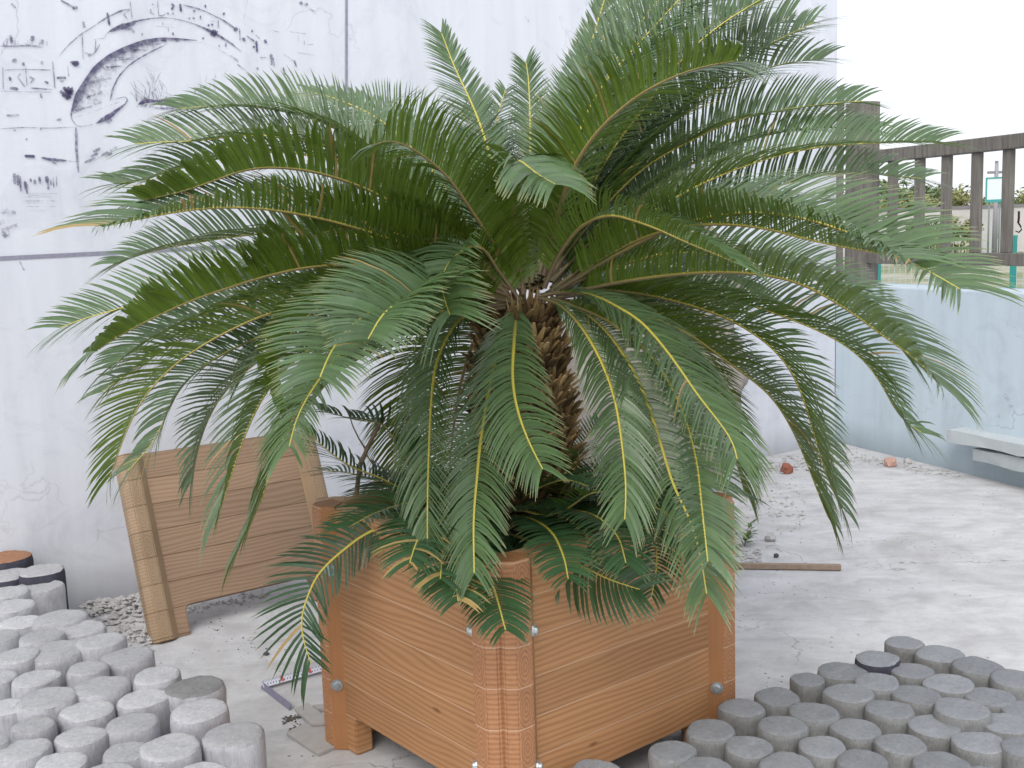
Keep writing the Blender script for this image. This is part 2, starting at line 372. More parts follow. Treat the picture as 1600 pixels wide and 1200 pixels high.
# ink mural : brush strokes lying on the wall
def build_mural():
    V, Fc, A = [], [], []
    rr = random.Random(3)
    def stroke(pts, w, dens, taper=True, jit=.4, sub=5):
        P = np.array(pts, float)
        if len(P) == 2: P = np.array([P[0], (P[0] + P[1]) / 2, P[1]])
        t = np.linspace(0, 1, len(P)); tt = np.linspace(0, 1, sub * (len(P) - 1) + 1)
        X = np.interp(tt, t, P[:, 0]); Y = np.interp(tt, t, P[:, 1])
        W = np.interp(tt, np.linspace(0, 1, len(w)), w) if hasattr(w, '__len__') else np.full(len(tt), float(w))
        if taper: W = W * np.clip(np.minimum(tt, 1 - tt) * 8 + .25, 0, 1)
        if len(P) > 3:
            for _ in range(2):
                X[1:-1] = (X[:-2] + 2 * X[1:-1] + X[2:]) / 4; Y[1:-1] = (Y[:-2] + 2 * Y[1:-1] + Y[2:]) / 4
        b = len(V)
        for i in range(len(tt)):
            dx = X[min(i + 1, len(tt) - 1)] - X[max(i - 1, 0)]; dy = Y[min(i + 1, len(tt) - 1)] - Y[max(i - 1, 0)]; L = math.hypot(dx, dy) + 1e-6
            nx, ny = -dy / L, dx / L; h0 = W[i] / 2 * (1 + jit * rr.uniform(-.5, .5)); h1 = W[i] / 2 * (1 + jit * rr.uniform(-.5, .5))
            V.append(wl(X[i] + nx * h0, Y[i] + ny * h0, .005)); V.append(wl(X[i] - nx * h1, Y[i] - ny * h1, .005)); d = dens * rr.uniform(.8, 1.1); A.extend((d, d))
        for i in range(len(tt) - 1): Fc.append((b + 2*i, b + 2*i + 1, b + 2*i + 3, b + 2*i + 2))
    def crescent(outer, inner, d0, d1, n=26, rows=5):
        O = np.array(outer, float); I = np.array(inner, float); tt = np.linspace(0, 1, n)
        ip = lambda P: np.stack([np.interp(tt, np.linspace(0, 1, len(P)), P[:, k]) for k in (0, 1)], 1)
        O, I = ip(O), ip(I); b = len(V)
        for i in range(n):
            for k in range(rows):
                q = k / (rows - 1); p = O[i] * (1 - q) + I[i] * q
                V.append(wl(p[0], p[1], .0045)); A.append(d0 + (d1 - d0) * q ** .6)
        for i in range(n - 1):
            for k in range(rows - 1): a = b + i * rows + k; Fc.append((a, a + 1, a + rows + 1, a + rows))
    S = 5.333
    def z(l, ox=0, oy=0): return [(ox + x / S, oy + y / S) for x, y in l]
    # the arch: dark outer rim, graded soffit, inner line
    outer = z([(590, 920), (620, 790), (690, 680), (780, 550), (900, 455), (1020, 395), (1180, 335), (1330, 312), (1480, 318), (1640, 335)])
    inner = z([(600, 935), (690, 815), (720, 690), (830, 570), (940, 490), (1080, 420), (1220, 370), (1340, 340), (1480, 335), (1645, 342)])
    crescent(outer, inner, 1.0, .55)
    soff = z([(915, 835), (935, 740), (985, 640), (1060, 555), (1150, 490), (1270, 425), (1370, 375), (1450, 348), (1520, 340), (1645, 343)])
    crescent(inner, soff, .34, .04)
    for i_ in range(70):
        u_ = rr.random(); ii = min(int(u_ * (len(inner) - 1)), len(inner) - 2); jj = min(int(u_ * (len(soff) - 1)), len(soff) - 2)
        a_ = inner[ii]; b_ = soff[jj]; e_ = rr.uniform(.15, .85); stroke([(a_[0] + rr.uniform(-3, 3), a_[1] + rr.uniform(-3, 3)), (a_[0] * (1 - e_) + b_[0] * e_ + rr.uniform(-2, 2), a_[1] * (1 - e_) + b_[1] * e_ + rr.uniform(-2, 2))], rr.uniform(.6, 1.6), rr.uniform(.22, .42))
    stroke(z([(915, 840), (940, 730), (985, 640), (1060, 555), (1150, 490), (1270, 425), (1390, 368)]), [3.2, 2.4, 2, 1.6], .8)
    stroke(z([(590, 920), (590, 990), (640, 1055), (740, 1050), (850, 1000)]), [2.4, 1.2, .8], .55)
    stroke(z([(600, 985), (760, 940), (900, 880), (1000, 850)]), 1.0, .3)
    stroke(z([(950, 830), (1040, 805), (1060, 830), (1040, 870)]), [.8, 1.6, 2.4], .8)
    stroke(z([(1045, 865), (960, 930), (890, 980), (800, 1030)]), [3, 5, 9, 3], .85)
    stroke(z([(860, 985), (900, 1020), (930, 990)]), 5, .45)
    # bridge top line, railing, posts
    top = z([(880, 290), (930, 245), (1040, 205), (1160, 170), (1300, 150)]) + [(200 + x / S, y / S) for x, y in [(330, 150), (450, 170), (560, 205), (650, 245), (740, 290), (840, 350), (940, 430)]]
    stroke(top, [1.6, 3.5, 3, 1.2, .8, 1, 4, 3.4, 2], .8)
    stroke(z([(900, 270), (1020, 220), (1130, 195)]), [2, 9, 3], .75); stroke(z([(1030, 240), (1100, 245), (1115, 275)]), 4, .45)
    rail = z([(480, 480), (560, 385), (660, 295), (780, 220), (890, 145), (1010, 90), (1080, 75)])
    stroke(rail, [.8, 2, 1.6, 2.4, 3, 1], .65)
    right = [(200 + x / S, y / S) for x, y in [(450, 40), (560, 68), (640, 95), (720, 135), (800, 175), (890, 240)]]
    stroke(right, [1.2, 2.6, 1.2, 1, 2, 3.5], .75)
    for x0, y0, x1, y1, w, d in [(690,180,700,235,4,.5),(680,260,690,500,1.6,.5),(890,105,910,215,3.4,.8),(1080,10,1098,165,1.6,.5),(1310,0,1318,130,1.4,.45),(1497,30,1505,100,3,.8),(85,290,95,365,4.5,.6),(270,300,265,345,6,.7),
            (350,330,345,375,5,.45),(115,490,120,520,7,.75),(190,520,195,550,4,.6),(345,510,348,540,4,.4),(20,560,25,750,1.5,.55),(210,560,222,720,1.6,.6),(435,505,455,740,2.2,.6),(560,540,570,640,1.5,.5),(795,330,790,440,2,.55),
            (335,780,345,820,3.5,.6),(1180,275,1182,300,2.4,.6),(1350,190,1352,212,1.6,.6),(1437,270,1439,295,2.4,.7),(1560,150,1580,155,2,.6),(645,62,600,70,5,.65),(500,0,620,70,2.6,.6),(90,30,130,70,3,.5)]:
        stroke(z([(x0, y0), (x1, y1)]), w, d)
    for pts, w, d in [([(0,385),(120,388),(240,380),(360,395)],3,.55),([(20,585),(200,580),(430,585)],1.6,.5),([(80,735),(150,742)],4.5,.75),([(250,735),(440,748)],2.2,.6),([(0,760),(200,765),(440,770)],1.2,.45),
            ([(170,610),(145,645),(205,725)],2.4,.6),([(240,640),(280,660),(250,695)],3,.65),([(75,640),(85,665),(75,670)],4,.7),([(370,680),(400,695)],3.4,.7),([(470,650),(550,648)],4,.75),([(495,680),(530,678)],3,.5),
            ([(1080,75),(1030,125),(1060,160)],1.8,.55),([(1260,35),(1275,40)],2,.6),([(1255,75),(1250,105),(1285,125)],1.8,.6),([(1320,130),(1350,135),(1375,118)],2,.6),([(1390,115),(1405,110)],3.4,.7),([(1425,30),(1445,50),(1425,85)],3.4,.75),([(1430,105),(1445,120)],2,.6),
            ([(700,440),(760,460),(790,440),(830,370)],2.4,.5),([(780,330),(870,320),(880,290)],1.6,.45),([(580,520),(650,522),(630,545),(600,530)],5,.75),([(740,450),(750,470)],5,.6),
            ([(0,1075),(200,1062),(420,1070),(620,1060)],1.5,.5),([(330,1075),(345,1080)],4,.6),([(50,965),(160,960)],4,.45),([(470,1000),(510,995)],4,.5),([(110,1085),(130,1088)],3,.5),([(210,1160),(225,1165)],4,.5),
            ([(630,1060),(632,1200),(640,1330),(650,1440)],[4.5,4.2,3.8,2],.62),
            ([(200,1300),(0+290,1305)],4.5,.85),([(340,1315),(430,1330),(555,1340)],[3,4.5,3.4],.8),([(430,1350),(470,1365)],2.5,.55),([(560,1342),(660,1350)],1.2,.4)]:
        stroke(z(pts), w, d)
    for x, y in [(520,770),(545,740),(560,790),(575,760),(540,800),(580,740),(560,760)]: stroke(z([(x - 25, y - 12), (x + 30, y + 30)]), 5, .75)
    stroke(z([(600,725),(575,800),(555,830)]), [4, 7, 3], .8)
    # reed tufts
    stroke(z([(1150,870),(1220,840),(1300,845),(1420,830)]), [5, 6.5, 4, 6], .85); stroke(z([(1190,820),(1230,838)]), 5, .7); stroke(z([(1370,815),(1400,835)]), 6, .75)
    stroke(z([(1280,900),(1420,905),(1590,880)]), [1.6, 3.4, 2.6], .65)
    for _ in range(26):
        x = rr.uniform(1130, 1440); h = rr.uniform(60, 330) * (1 - abs(x - 1280) / 330); stroke(z([(x, 850), (x - rr.uniform(-25, 35), 850 - h * .6), (x - rr.uniform(-30, 75), 850 - h)]), rr.uniform(.7, 1.3), .42)
    for _ in range(14):
        x = rr.uniform(450, 720); stroke([(200 + x / S, 840 / S), (200 + (x + rr.uniform(-20, 60)) / S, (840 - rr.uniform(80, 240)) / S)], rr.uniform(.6, 1.0), .3)
    for _ in range(16):
        x = rr.uniform(1150, 1440); stroke(z([(x, 870), (x - 18, 895)]), 1.4, .45)
    for _ in range(16):
        x = rr.uniform(10, 390); stroke(z([(x, 382), (x + rr.uniform(-8, 8), 382 - rr.uniform(20, 75))]), rr.uniform(.8, 1.6), .35)
    # right-hand end of the railing
    q = lambda l: [(200 + x / S, y / S) for x, y in l]
    for pts, w, d in [([(640,40),(642,65)],2.8,.8),([(795,105),(797,130)],3.4,.8),([(1030,250),(1032,270)],2.6,.75),([(1138,330),(1145,362)],4,.8),([(885,235),(905,255)],7,.8),([(540,90),(556,95)],4.5,.7),([(600,130),(602,165)],1.8,.7),([(540,145),(550,160)],3.4,.7),
            ([(505,155),(515,157)],3,.7),([(748,170),(750,235)],1.6,.6),([(660,210),(675,215)],3.4,.7),([(690,200),(705,212)],3,.7),([(695,180),(715,178)],2,.6),([(690,265),(735,290)],10,.85),([(925,235),(930,340)],1.8,.6),([(955,315),(970,345)],4.5,.8),
            ([(985,300),(1050,345)],[2,3],.75),([(1065,340),(1072,440)],[3.4,2.4],.8),([(1040,385),(1050,400)],4,.7),([(810,360),(812,390)],2.6,.7),([(755,375),(757,390)],2.4,.6),([(622,310),(624,330)],2.8,.7),([(1190,450),(1195,545)],[5,2.4],.7),([(1205,480),(1215,555)],2,.6),
            ([(1290,560),(1305,625)],[1.6,2.8],.75),([(1380,500),(1400,560)],2.4,.6),([(1072,560),(1078,582)],3,.7),([(850,460),(905,500),(915,520)],1.2,.5),([(905,535),(980,590)],1.6,.6),([(580,345),(700,385),(820,450),(900,510)],.9,.35),
            ([(1095,480),(1150,482)],2,.5),([(1290,450),(1330,475),(1390,520)],1,.45),([(750,780),(745,815)],2.6,.7),([(555,745),(557,780)],1.8,.5),([(230,220),(385,230)],1,.35),([(330,230),(334,265)],1,.5),([(1060,290),(1095,325)],1.6,.5),
            ([(1430,15),(1445,40)],5,.6),([(1475,30),(1490,48)],5,.6),([(1510,80),(1555,95)],2,.4),([(1170,250),(1260,270)],1,.35),([(1340,265),(1490,285)],1,.35),([(1415,300),(1418,350)],1,.45),([(1465,340),(1467,375)],1.2,.5),([(1490,375),(1540,370)],1,.4),([(1400,440),(1560,460)],.8,.35)]:
        stroke(q(pts), w, d)
    # reflections lower down
    for x, a, b, w in [(115,375,470,4.5),(145,390,480,5),(165,400,530,3),(205,440,520,4),(217,460,550,3),(250,420,450,3),(285,430,470,4),(325,405,465,4),(385,400,460,5),(395,420,515,3.4),(420,430,480,3.4),(440,410,500,2),(465,400,490,1.6)]:
        stroke([(x / S, 200 + a / S), ((x + 6) / S, 200 + b / S)], w, .6)
    for y in (545, 560, 575, 605, 610, 625, 655, 690): stroke([(rr.uniform(160, 260) / S, 200 + y / S), (rr.uniform(360, 490) / S, 200 + y / S)], .8, .3)
    for x, y, w in [(30,700,7),(90,710,7),(45,880,12),(40,850,8),(10,790,6),(110,820,5)]: stroke([(x / S - 6, 200 + y / S + 2), (x / S + 7, 200 + y / S - 3)], w, .3)
    for x, y in [(760,270),(800,190),(870,220),(940,180),(730,280),(900,230),(780,230)]: stroke([(x / S - 5, 200 + y / S + 2), (x / S + 6, 200 + y / S - 4)], 4, .5)
    stroke([(160 / S, 200 + 1110 / S), (200 / S, 200 + 1190 / S)], 2.5, .4)
    # strokes behind the fronds at the upper right
    for pts, w, d in [([(1060,8),(1070,14),(1064,18)],2,.5),([(1050,18),(1062,22),(1075,30)],1.5,.5),([(1130,38),(1145,42),(1160,48)],1.2,.45),([(1160,46),(1172,54)],2,.6),([(1165,10),(1178,14)],6,.75),([(1136,36),(1150,50)],1,.4),([(1096,238),(1100,244)],3,.5),([(820,26),(826,34)],3,.3)]:
        stroke(pts, w, d)
    me = bpy.data.meshes.new("mural"); me.from_pydata([tuple(p) for p in V], [], Fc); me.update()
    at = me.attributes.new("ink", 'FLOAT', 'POINT'); at.data.foreach_set('value', A)
    link("mural", me, [MINK], wroot)
build_mural()

# blue parapet wall with its ledges
broot = empty("blue_parapet_wall", K, (0, 0, ang(BD)))  # local x along the wall
tag(broot, "low pale blue plastered wall with two ledges and railing on top", "wall")
sgn = 1.0 if np.dot(np.array([-BD[1], BD[0], 0]), BN) > 0 else -1.0      # local y towards the yard = sgn
def bl(P): d = P - K; return np.array([np.dot(d, BD), np.dot(d, BN) * sgn, P[2]])
top_z = on_plane(1520, 453, K, BN)[2]
TH = .26
def ybox(mbx, x0, x1, ya, yb, z0, z1, m=0):
    a, b = sorted((ya * sgn, yb * sgn)); mbx.box((x0, a, z0), (x1, b, z1), m)
mb = MB(); ybox(mb, .0, 9, 0, -TH, -.3, top_z); mb.build("wall_body", MBL, broot, bevel=.012)
MLEDGE = mat_wall("ledge_plaster", (.47, .52, .535), (.56, .60, .61), (.26, .28, .28))
def ledge(pa, pb, zt_px, thick, out):
    x0 = bl(on_plane(*pa, K, BN))[0]; zt = on_plane(*zt_px, K, BN)[2]
    mbx = MB(); n = 26; x1 = x0 + 2.6; vs = []
    for i in range(n + 1):
        x = x0 + (x1 - x0) * i / n; j = random.uniform(-.006, .006)
        for y, z in ((-.01, zt), (out, zt + j * .6), (out + j, zt - thick + random.uniform(-.01, .01)), (-.01, zt - thick)): vs.append((x, y * sgn, z))
    fs = [(i*4+k, i*4+(k+1)%4, (i+1)*4+(k+1)%4, (i+1)*4+k) for i in range(n) for k in range(4)] + [(3,2,1,0), (n*4, n*4+1, n*4+2, n*4+3)]
    mbx.add(vs, fs); o = mbx.build("ledge", MLEDGE, broot)
    bm = bmesh.new(); bm.from_mesh(o.data); bmesh.ops.recalc_face_normals(bm, faces=bm.faces); bm.to_mesh(o.data); bm.free()
ledge((1506, 668), None, (1510, 668), .062, .13)
ledge((1541, 698), None, (1545, 698), .07, .10)

# ------------------------------------------------------------------ grey timber railing on the parapet
RO = K - BN * .13
def rl(px, py): P = on_plane(px, py, RO, BN); return bl(P)
rroot = empty("timber_railing", RO, (0, 0, ang(BD)))
tag(rroot, "weathered grey timber railing standing on the low blue wall", "railing")
def rbox(name, x0, x1, z0, z1, d, mat=MGREY, yc=0):
    mbx = MB(); mbx.box((x0, yc - d / 2, z0), (x1, yc + d / 2, z1)); return mbx.build(name, mat, rroot, bevel=.006)
zt1, zt0 = rl(1590, 209)[2], rl(1590, 232)[2]; zb1, zb0 = rl(1560, 395)[2], rl(1560, 415)[2]
x_post = rl(1347, 300)[0]
rbox("handrail", x_post + .02, 9, zt0, zt1, .075); rbox("bottom_rail", x_post + .02, 9, zb0, zb1, .05)
def post(px0, px1, ptop, name="post", d=None):
    a, b = rl(px0, 300)[0], rl(px1, 300)[0]; zt = rl((px0 + px1) / 2, ptop)[2]
    rbox(name, a, b, top_z, zt, d or (b - a))
wpost = (rl(1373, 300)[0] - rl(1320, 300)[0]) * .47
rbox("post", x_post - wpost / 2, x_post + wpost / 2, top_z, rl(1350, 160)[2], wpost)
bx = [rl(p, 300)[0] for p in (1395, 1437, 1479, 1526, 1575)]
step = (bx[-1] - bx[0]) / 4; bw_full = rl(1537, 300)[0] - rl(1515, 300)[0]; bw = bw_full * .62
for i in range(12):
    x = bx[0] + step * i if i > 4 else bx[i]
    if i == 2: rbox("short_leg", x - bw * .55, x + bw * .55, top_z, zb0 + .002, bw_full * .4)
    rbox("baluster", x - bw / 2, x + bw / 2, zb1 - .001, zt0 + .001, bw_full * .33)
# slim post of the next run, standing past the corner
P0 = at_depth(1311, 300, 9.2)
pr = empty("slim_post", (P0[0], P0[1], 0), (0, 0, .3)); tag(pr, "slim grey timber post just past the end of the white wall", "post")
mb = MB(); mb.box((-.028, -.028, 0), (.028, .028, 2.55)); mb.build("shaft", MGREY, pr, bevel=.006)
mb = MB(); mb.box((-.034, -.034, 2.55), (.034, .034, 2.57)); mb.build("cap", MGREY, pr, bevel=.004)

# ================================================================== planter
S_ = .823; PH = .711; P1 = .111; PP = .1
C0 = np.array([-.0463, 2.407, 0]); TH_ = .8853
dl = np.array([-math.cos(TH_), math.sin(TH_), 0]); dr = np.array([math.sin(TH_), math.cos(TH_), 0])
CEN = C0 + (dl + dr) * S_ / 2
def panel_board_mesh():
    """planked board with a low arch cut between its two feet; local x width, z up, outer face at y=0 facing -y"""
    x0, x1 = .045, S_ - .045; fa, fb = .148, S_ - .148; r = .022
    out = [(x0, 0), (fa, 0)]
    out += [(fa, P1 - r)] + [(fa + r - r * math.cos(a), P1 - r + r * math.sin(a)) for a in (R(30), R(60), R(90))]
    out += [(fb - r + r * math.sin(a), P1 - r + r * math.cos(a)) for a in (0, R(30), R(60))] + [(fb, P1 - r)]
    out += [(fb, 0), (x1, 0), (x1, PH), (x0, PH)]
    n = len(out); mbx = MB(); T = .055
    mbx.add([(x, 0, z) for x, z in out] + [(x, T, z) for x, z in out],
            [tuple(range(n)), tuple(range(2 * n - 1, n - 1, -1))] + [(i, n + i, n + (i + 1) % n, (i + 1) % n) for i in range(n)])
    me = mbx.mesh("board"); bm = bmesh.new(); bm.from_mesh(me)
    bmesh.ops.recalc_face_normals(bm, faces=bm.faces)
    es = [e for e in bm.edges if e.calc_face_angle(0) > R(50)]
    bmesh.ops.bevel(bm, geom=es, offset=.004, segments=2, affect='EDGES', clamp_overlap=True); bm.to_mesh(me); bm.free(); return me
def stile_mesh(mirror):
    prof = [(.002, -.008), (.004, .05), (.062, .052), (.101, .0), (.069, -.030), (.024, -.030)]
    if mirror: prof = [(S_ - x, y) for x, y in prof]
    mbx = MB(); n = len(prof); z0, z1 = -.001, PH + (.0035 if not mirror else .0012)
    mbx.add([(x, y, z0) for x, y in prof] + [(x, y, z1) for x, y in prof], [tuple(range(n)), tuple(range(n, 2 * n))] + [(i, (i + 1) % n, n + (i + 1) % n, n + i) for i in range(n)])
    for k in range(n):  # the inner bevel is a smooth strip, the rest shows blocks
        pass
    me = mbx.mesh("corner_stile"); bm = bmesh.new(); bm.from_mesh(me); bmesh.ops.recalc_face_normals(bm, faces=bm.faces)
    es = [e for e in bm.edges if e.calc_face_angle(0) > R(20) and abs(e.verts[0].co.y - 0) + abs(e.verts[1].co.y) > .01]
    bmesh.ops.bevel(bm, geom=es, offset=.0035, segments=2, affect='EDGES', clamp_overlap=True)
    bm.normal_update(); sg = -1 if mirror else 1
    for f in bm.faces:
        c = f.calc_center_median(); u = c.x if not mirror else S_ - c.x
        f.material_index = 1 if (u > .0715 and f.normal.x * sg > .3 and c.y < .0) else 0
    bm.to_mesh(me); bm.free(); return me
def bolt_mesh():
    mbx = MB(); n = 14; prof = [(.0, .011), (.008, .0108), (.0098, .0085), (.0105, .004), (.0105, .0)]
    prof2 = [(.017, .0022), (.017, -.002)]
    vs = []; fs = []
    allp = prof[1:] + [(.0105, .0024)] + prof2
    for r_, h_ in allp:
        for k in range(n): a = 2 * math.pi * k / n; vs.append((r_ * math.cos(a), -h_, r_ * math.sin(a)))
    for i in range(len(allp) - 1):
        for k in range(n): fs.append((i*n+k, i*n+(k+1)%n, (i+1)*n+(k+1)%n, (i+1)*n+k))
    fs.append(tuple(range(n))); mbx.add(vs, fs, 0, False)
    me = mbx.mesh("bolt"); bm = bmesh.new(); bm.from_mesh(me); bmesh.ops.recalc_face_normals(bm, faces=bm.faces); bm.to_mesh(me); bm.free(); return me
BOARD, STL, STR, BOLT = panel_board_mesh(), stile_mesh(False), stile_mesh(True), bolt_mesh()
BOLT.materials.append(MBOLT)
def make_panel(name, parent, loc, rotz, mats, bolts=True):
    b = BOARD.copy(); o = link(name, b, [mats[0]], parent, loc, (0, 0, rotz))
    for src in (STL, STR): link("corner_stile", src.copy(), [mats[2], mats[1]], o)
    if bolts:
        for mir in (0, 1):
            for z in (.197, .534):
                x = .0865 if not mir else S_ - .0865
                q = link("bolt", BOLT, [], o, (x, -.0165, z), (0, 0, R(43) if not mir else R(-43)))
    return o
pl = empty("planter_box", C0 * 0 + CEN); tag(pl, "large square orange wood-grain planter box holding the big cycad", "planter")
OM = (PL, PS, PE)
# four sides; each side's local -y faces outwards
corners = [C0, C0 + dr * S_, C0 + (dr + dl) * S_, C0 + dl * S_]
for i in range(4):
    a, b = corners[i], corners[(i + 1) % 4]; d = (b - a) / S_
    make_panel("side_panel", pl, a - CEN, math.atan2(d[1], d[0]), OM)
mb = MB(); q = [c - CEN for c in corners]; sc = .93; NS = 18
vs = []; 
for i in range(NS + 1):
    for j in range(NS + 1):
        u, v = i / NS, j / NS; p = q[0] * sc + (q[1] - q[0]) * sc * u + (q[3] - q[0]) * sc * v
        vs.append((p[0], p[1], .64 + .05 * math.exp(-((u - .5) ** 2 + (v - .5) ** 2) * 9) + random.uniform(-.012, .012)))
mb.add(vs, [(i*(NS+1)+j, (i+1)*(NS+1)+j, (i+1)*(NS+1)+j+1, i*(NS+1)+j+1) for i in range(NS) for j in range(NS)], 0, True)
mb.build("soil", MSOIL, pl)

# ================================================================== cycad
def spline(pts, n):
    P = np.array(pts, float); seg = np.linalg.norm(np.diff(P, axis=0), axis=1); t = np.concatenate([[0], np.cumsum(seg)]); t /= t[-1]
    Q = np.concatenate([[2 * P[0] - P[1]], P, [2 * P[-1] - P[-2]]]); tt = np.linspace(0, 1, n); out = []
    for u in tt:
        i = min(max(np.searchsorted(t, u, side='right') - 1, 0), len(P) - 2); s = (u - t[i]) / max(t[i + 1] - t[i], 1e-9)
        a, b, c, d = Q[i], Q[i + 1], Q[i + 2], Q[i + 3]
        out.append(.5 * ((2 * b) + (-a + c) * s + (2 * a - 5 * b + 4 * c - d) * s * s + (-a + 3 * b - 3 * c + d) * s ** 3))
    return np.array(out)
def smooth(P, k=2):
    P = P.copy()
    for _ in range(k): P[1:-1] = (P[:-2] + 2 * P[1:-1] + P[2:]) / 4
    return P
US = np.array([0, .22, .5, .78, 1.0])
WPROF = np.array([.78, 1.0, .96, .70, .08])
def frond_mesh(P, lmax=.15, start=.06, vee=44, twist=0, brown=.006, side_scale=(1, 1), spacing=.0086, hw=.0034, tipfan=.60, ascale=1.0, sweep=.24, fall=.05, tipang=32, rec=.08):
    """P: rachis points base->tip. returns mesh with leaflets (slot 0) and rachis (slot 1)"""
    n = len(P); T = np.gradient(P, axis=0); T /= np.linalg.norm(T, axis=1)[:, None]
    seg = np.linalg.norm(np.diff(P, axis=0), axis=1); cum = np.concatenate([[0], np.cumsum(seg)]); L = cum[-1]; tt = cum / L
    A = P[int(n * .75)] - P[0]; A[2] = 0; 
    if np.linalg.norm(A) < .05: A = P[-1] - P[0]; A[2] = 0
    A /= np.linalg.norm(A) + 1e-9
    S0 = np.cross([0, 0, 1], A)
    S = S0 - (T @ S0)[:, None] * T; S /= np.linalg.norm(S, axis=1)[:, None]; N = np.cross(T, S)
    if twist:
        a = np.radians(twist) * np.clip(tt * 1.3, 0, 1); S, N = S * np.cos(a)[:, None] + N * np.sin(a)[:, None], N * np.cos(a)[:, None] - S * np.sin(a)[:, None]
    V = []; Fc = []; Mi = []; C = []
    k = max(14, int(L * (1 - start) / spacing))
    q_ = (np.arange(k) + .5) / k; lt = start + (1 - start) * (.80 * q_ + .20 * q_ ** 2.2)
    def I(arr, u): return np.stack([np.interp(u, tt, arr[:, c]) for c in range(3)], -1)
    ph = rng.uniform(0, 6)
    for side in (1, -1):
        ss = side_scale[0 if side > 0 else 1]
        for u in lt:
            u = min(1, u + rng.normal(0, .0012)); b = I(P, u); t = I(T, u); s = I(S, u); nn = I(N, u); t /= np.linalg.norm(t); s /= np.linalg.norm(s)
            x = (u - start) / (1 - start)
            prof = min(1, .42 + 2.2 * x) if x < .27 else 1 - (1 - tipfan) * max(0, (x - .55) / .45) ** 1.5
            l = lmax * prof * ss * rng.uniform(.93, 1.05)
            mis = rng.random()
            if mis < .022: continue
            if mis < .05: l *= rng.uniform(.3, .85)
            a = R(np.interp(x, [0, .15, .5, .8, 1], [80, 74, 64, 52 + (tipang - 24) * .3, tipang]) * ascale + rng.normal(0, 1.6) + (rng.normal(0, 14) if rng.random() < .035 else 0))
            v = R(vee * np.interp(x, [0, .3, .8, 1], [1.2, 1.05, .92, .6]) + rng.normal(0, 1.8) + 4 * math.sin(9 * x + ph))
            d = math.cos(a) * t + math.sin(a) * (side * s * math.cos(v) + nn * math.sin(v))
            w = t - (t @ d) * d; w /= np.linalg.norm(w)
            bn = np.cross(w, d) * side
            # slight twist of the blade
            tw = rng.normal(0, .16) + .15; w = w * math.cos(tw) + np.cross(d, w) * math.sin(tw) * side
            curl = rng.uniform(.8, 1.2)
            base = len(V); isb = 1.0 if rng.random() < brown else 0.0; rd = rng.random()
            for q, (uu, wp) in enumerate(zip(US, WPROF)):
                p = b + d * l * uu + (t * sweep * curl - bn * .15 * curl - np.array([0, 0, fall])) * l * uu * uu - bn * rec * l * uu ** 4
                h = hw * wp * min(1, .55 + l / .12)
                V.append(p - w * h); V.append(p + w * h); C += [(uu, rd, isb), (uu, rd, isb)]
            for q in range(4):
                f = (base+2*q, base+2*q+2, base+2*q+3, base+2*q+1)     # normal = d x w
                f = f if side > 0 else f[::-1]
                Fc.append(f[::-1]); Mi.append(0)
    # rachis tube, pentagon section
    m = 6; base = len(V); idx = list(range(0, n, 1))
    for i in idx:
        r_ = np.interp(tt[i], [0, .08, .3, 1], [.009, .0072, .0056, .0015]) * (.6 + .4 * min(1, L / 1.0))
        for k_ in range(m):
            q = 2 * math.pi * k_ / m + math.pi / 2; V.append(P[i] + (S[i] * math.cos(q) + N[i] * math.sin(q) * .8) * r_); C.append((tt[i], .5, 1.0 if math.sin(q) < -.3 else 0.0))
    for i in range(len(idx) - 1):
        for k_ in range(m): Fc.append((base+i*m+k_, base+i*m+(k_+1)%m, base+(i+1)*m+(k_+1)%m, base+(i+1)*m+k_)); Mi.append(1)
    me = bpy.data.meshes.new("frond"); me.from_pydata([tuple(p) for p in V], [], Fc); me.polygons.foreach_set('material_index', Mi)
    sm = np.array(Mi, bool); me.polygons.foreach_set('use_smooth', sm)
    ca = me.color_attributes.new("leafinfo", 'FLOAT_COLOR', 'POINT')
    ca.data.foreach_set('color', np.concatenate([np.array(C, float), np.ones((len(C), 1))], 1).astype(np.float32).ravel()); me.update(); return me
TRD = float(np.dot(np.array([CEN[0], CEN[1], 1.0]) - CAM, CW))       # depth of the trunk
def path3(pts, s, L, d0, gam=1.0):
    """pts in photo pixels, s = depth direction (-1 towards the viewer), L = real length"""
    Q = spline(pts, 48); Q = smooth(Q, 4); seg = np.linalg.norm(np.diff(Q, axis=0), axis=1); t = np.concatenate([[0], np.cumsum(seg)]); t /= t[-1]
    mk = lambda D: np.array([at_depth(x, y, TRD + d0 + s * D * g ** gam) for (x, y), g in zip(Q, t)])
    ln = lambda P: np.linalg.norm(np.diff(P, axis=0), axis=1).sum()
    lo, hi = 0.0, 1.6
    if ln(mk(0.02)) >= L: return mk(0.02)
    for _ in range(40):
        mid = (lo + hi) / 2
        if ln(mk(mid)) < L: lo = mid
        else: hi = mid
    return smooth(mk(lo), 2)
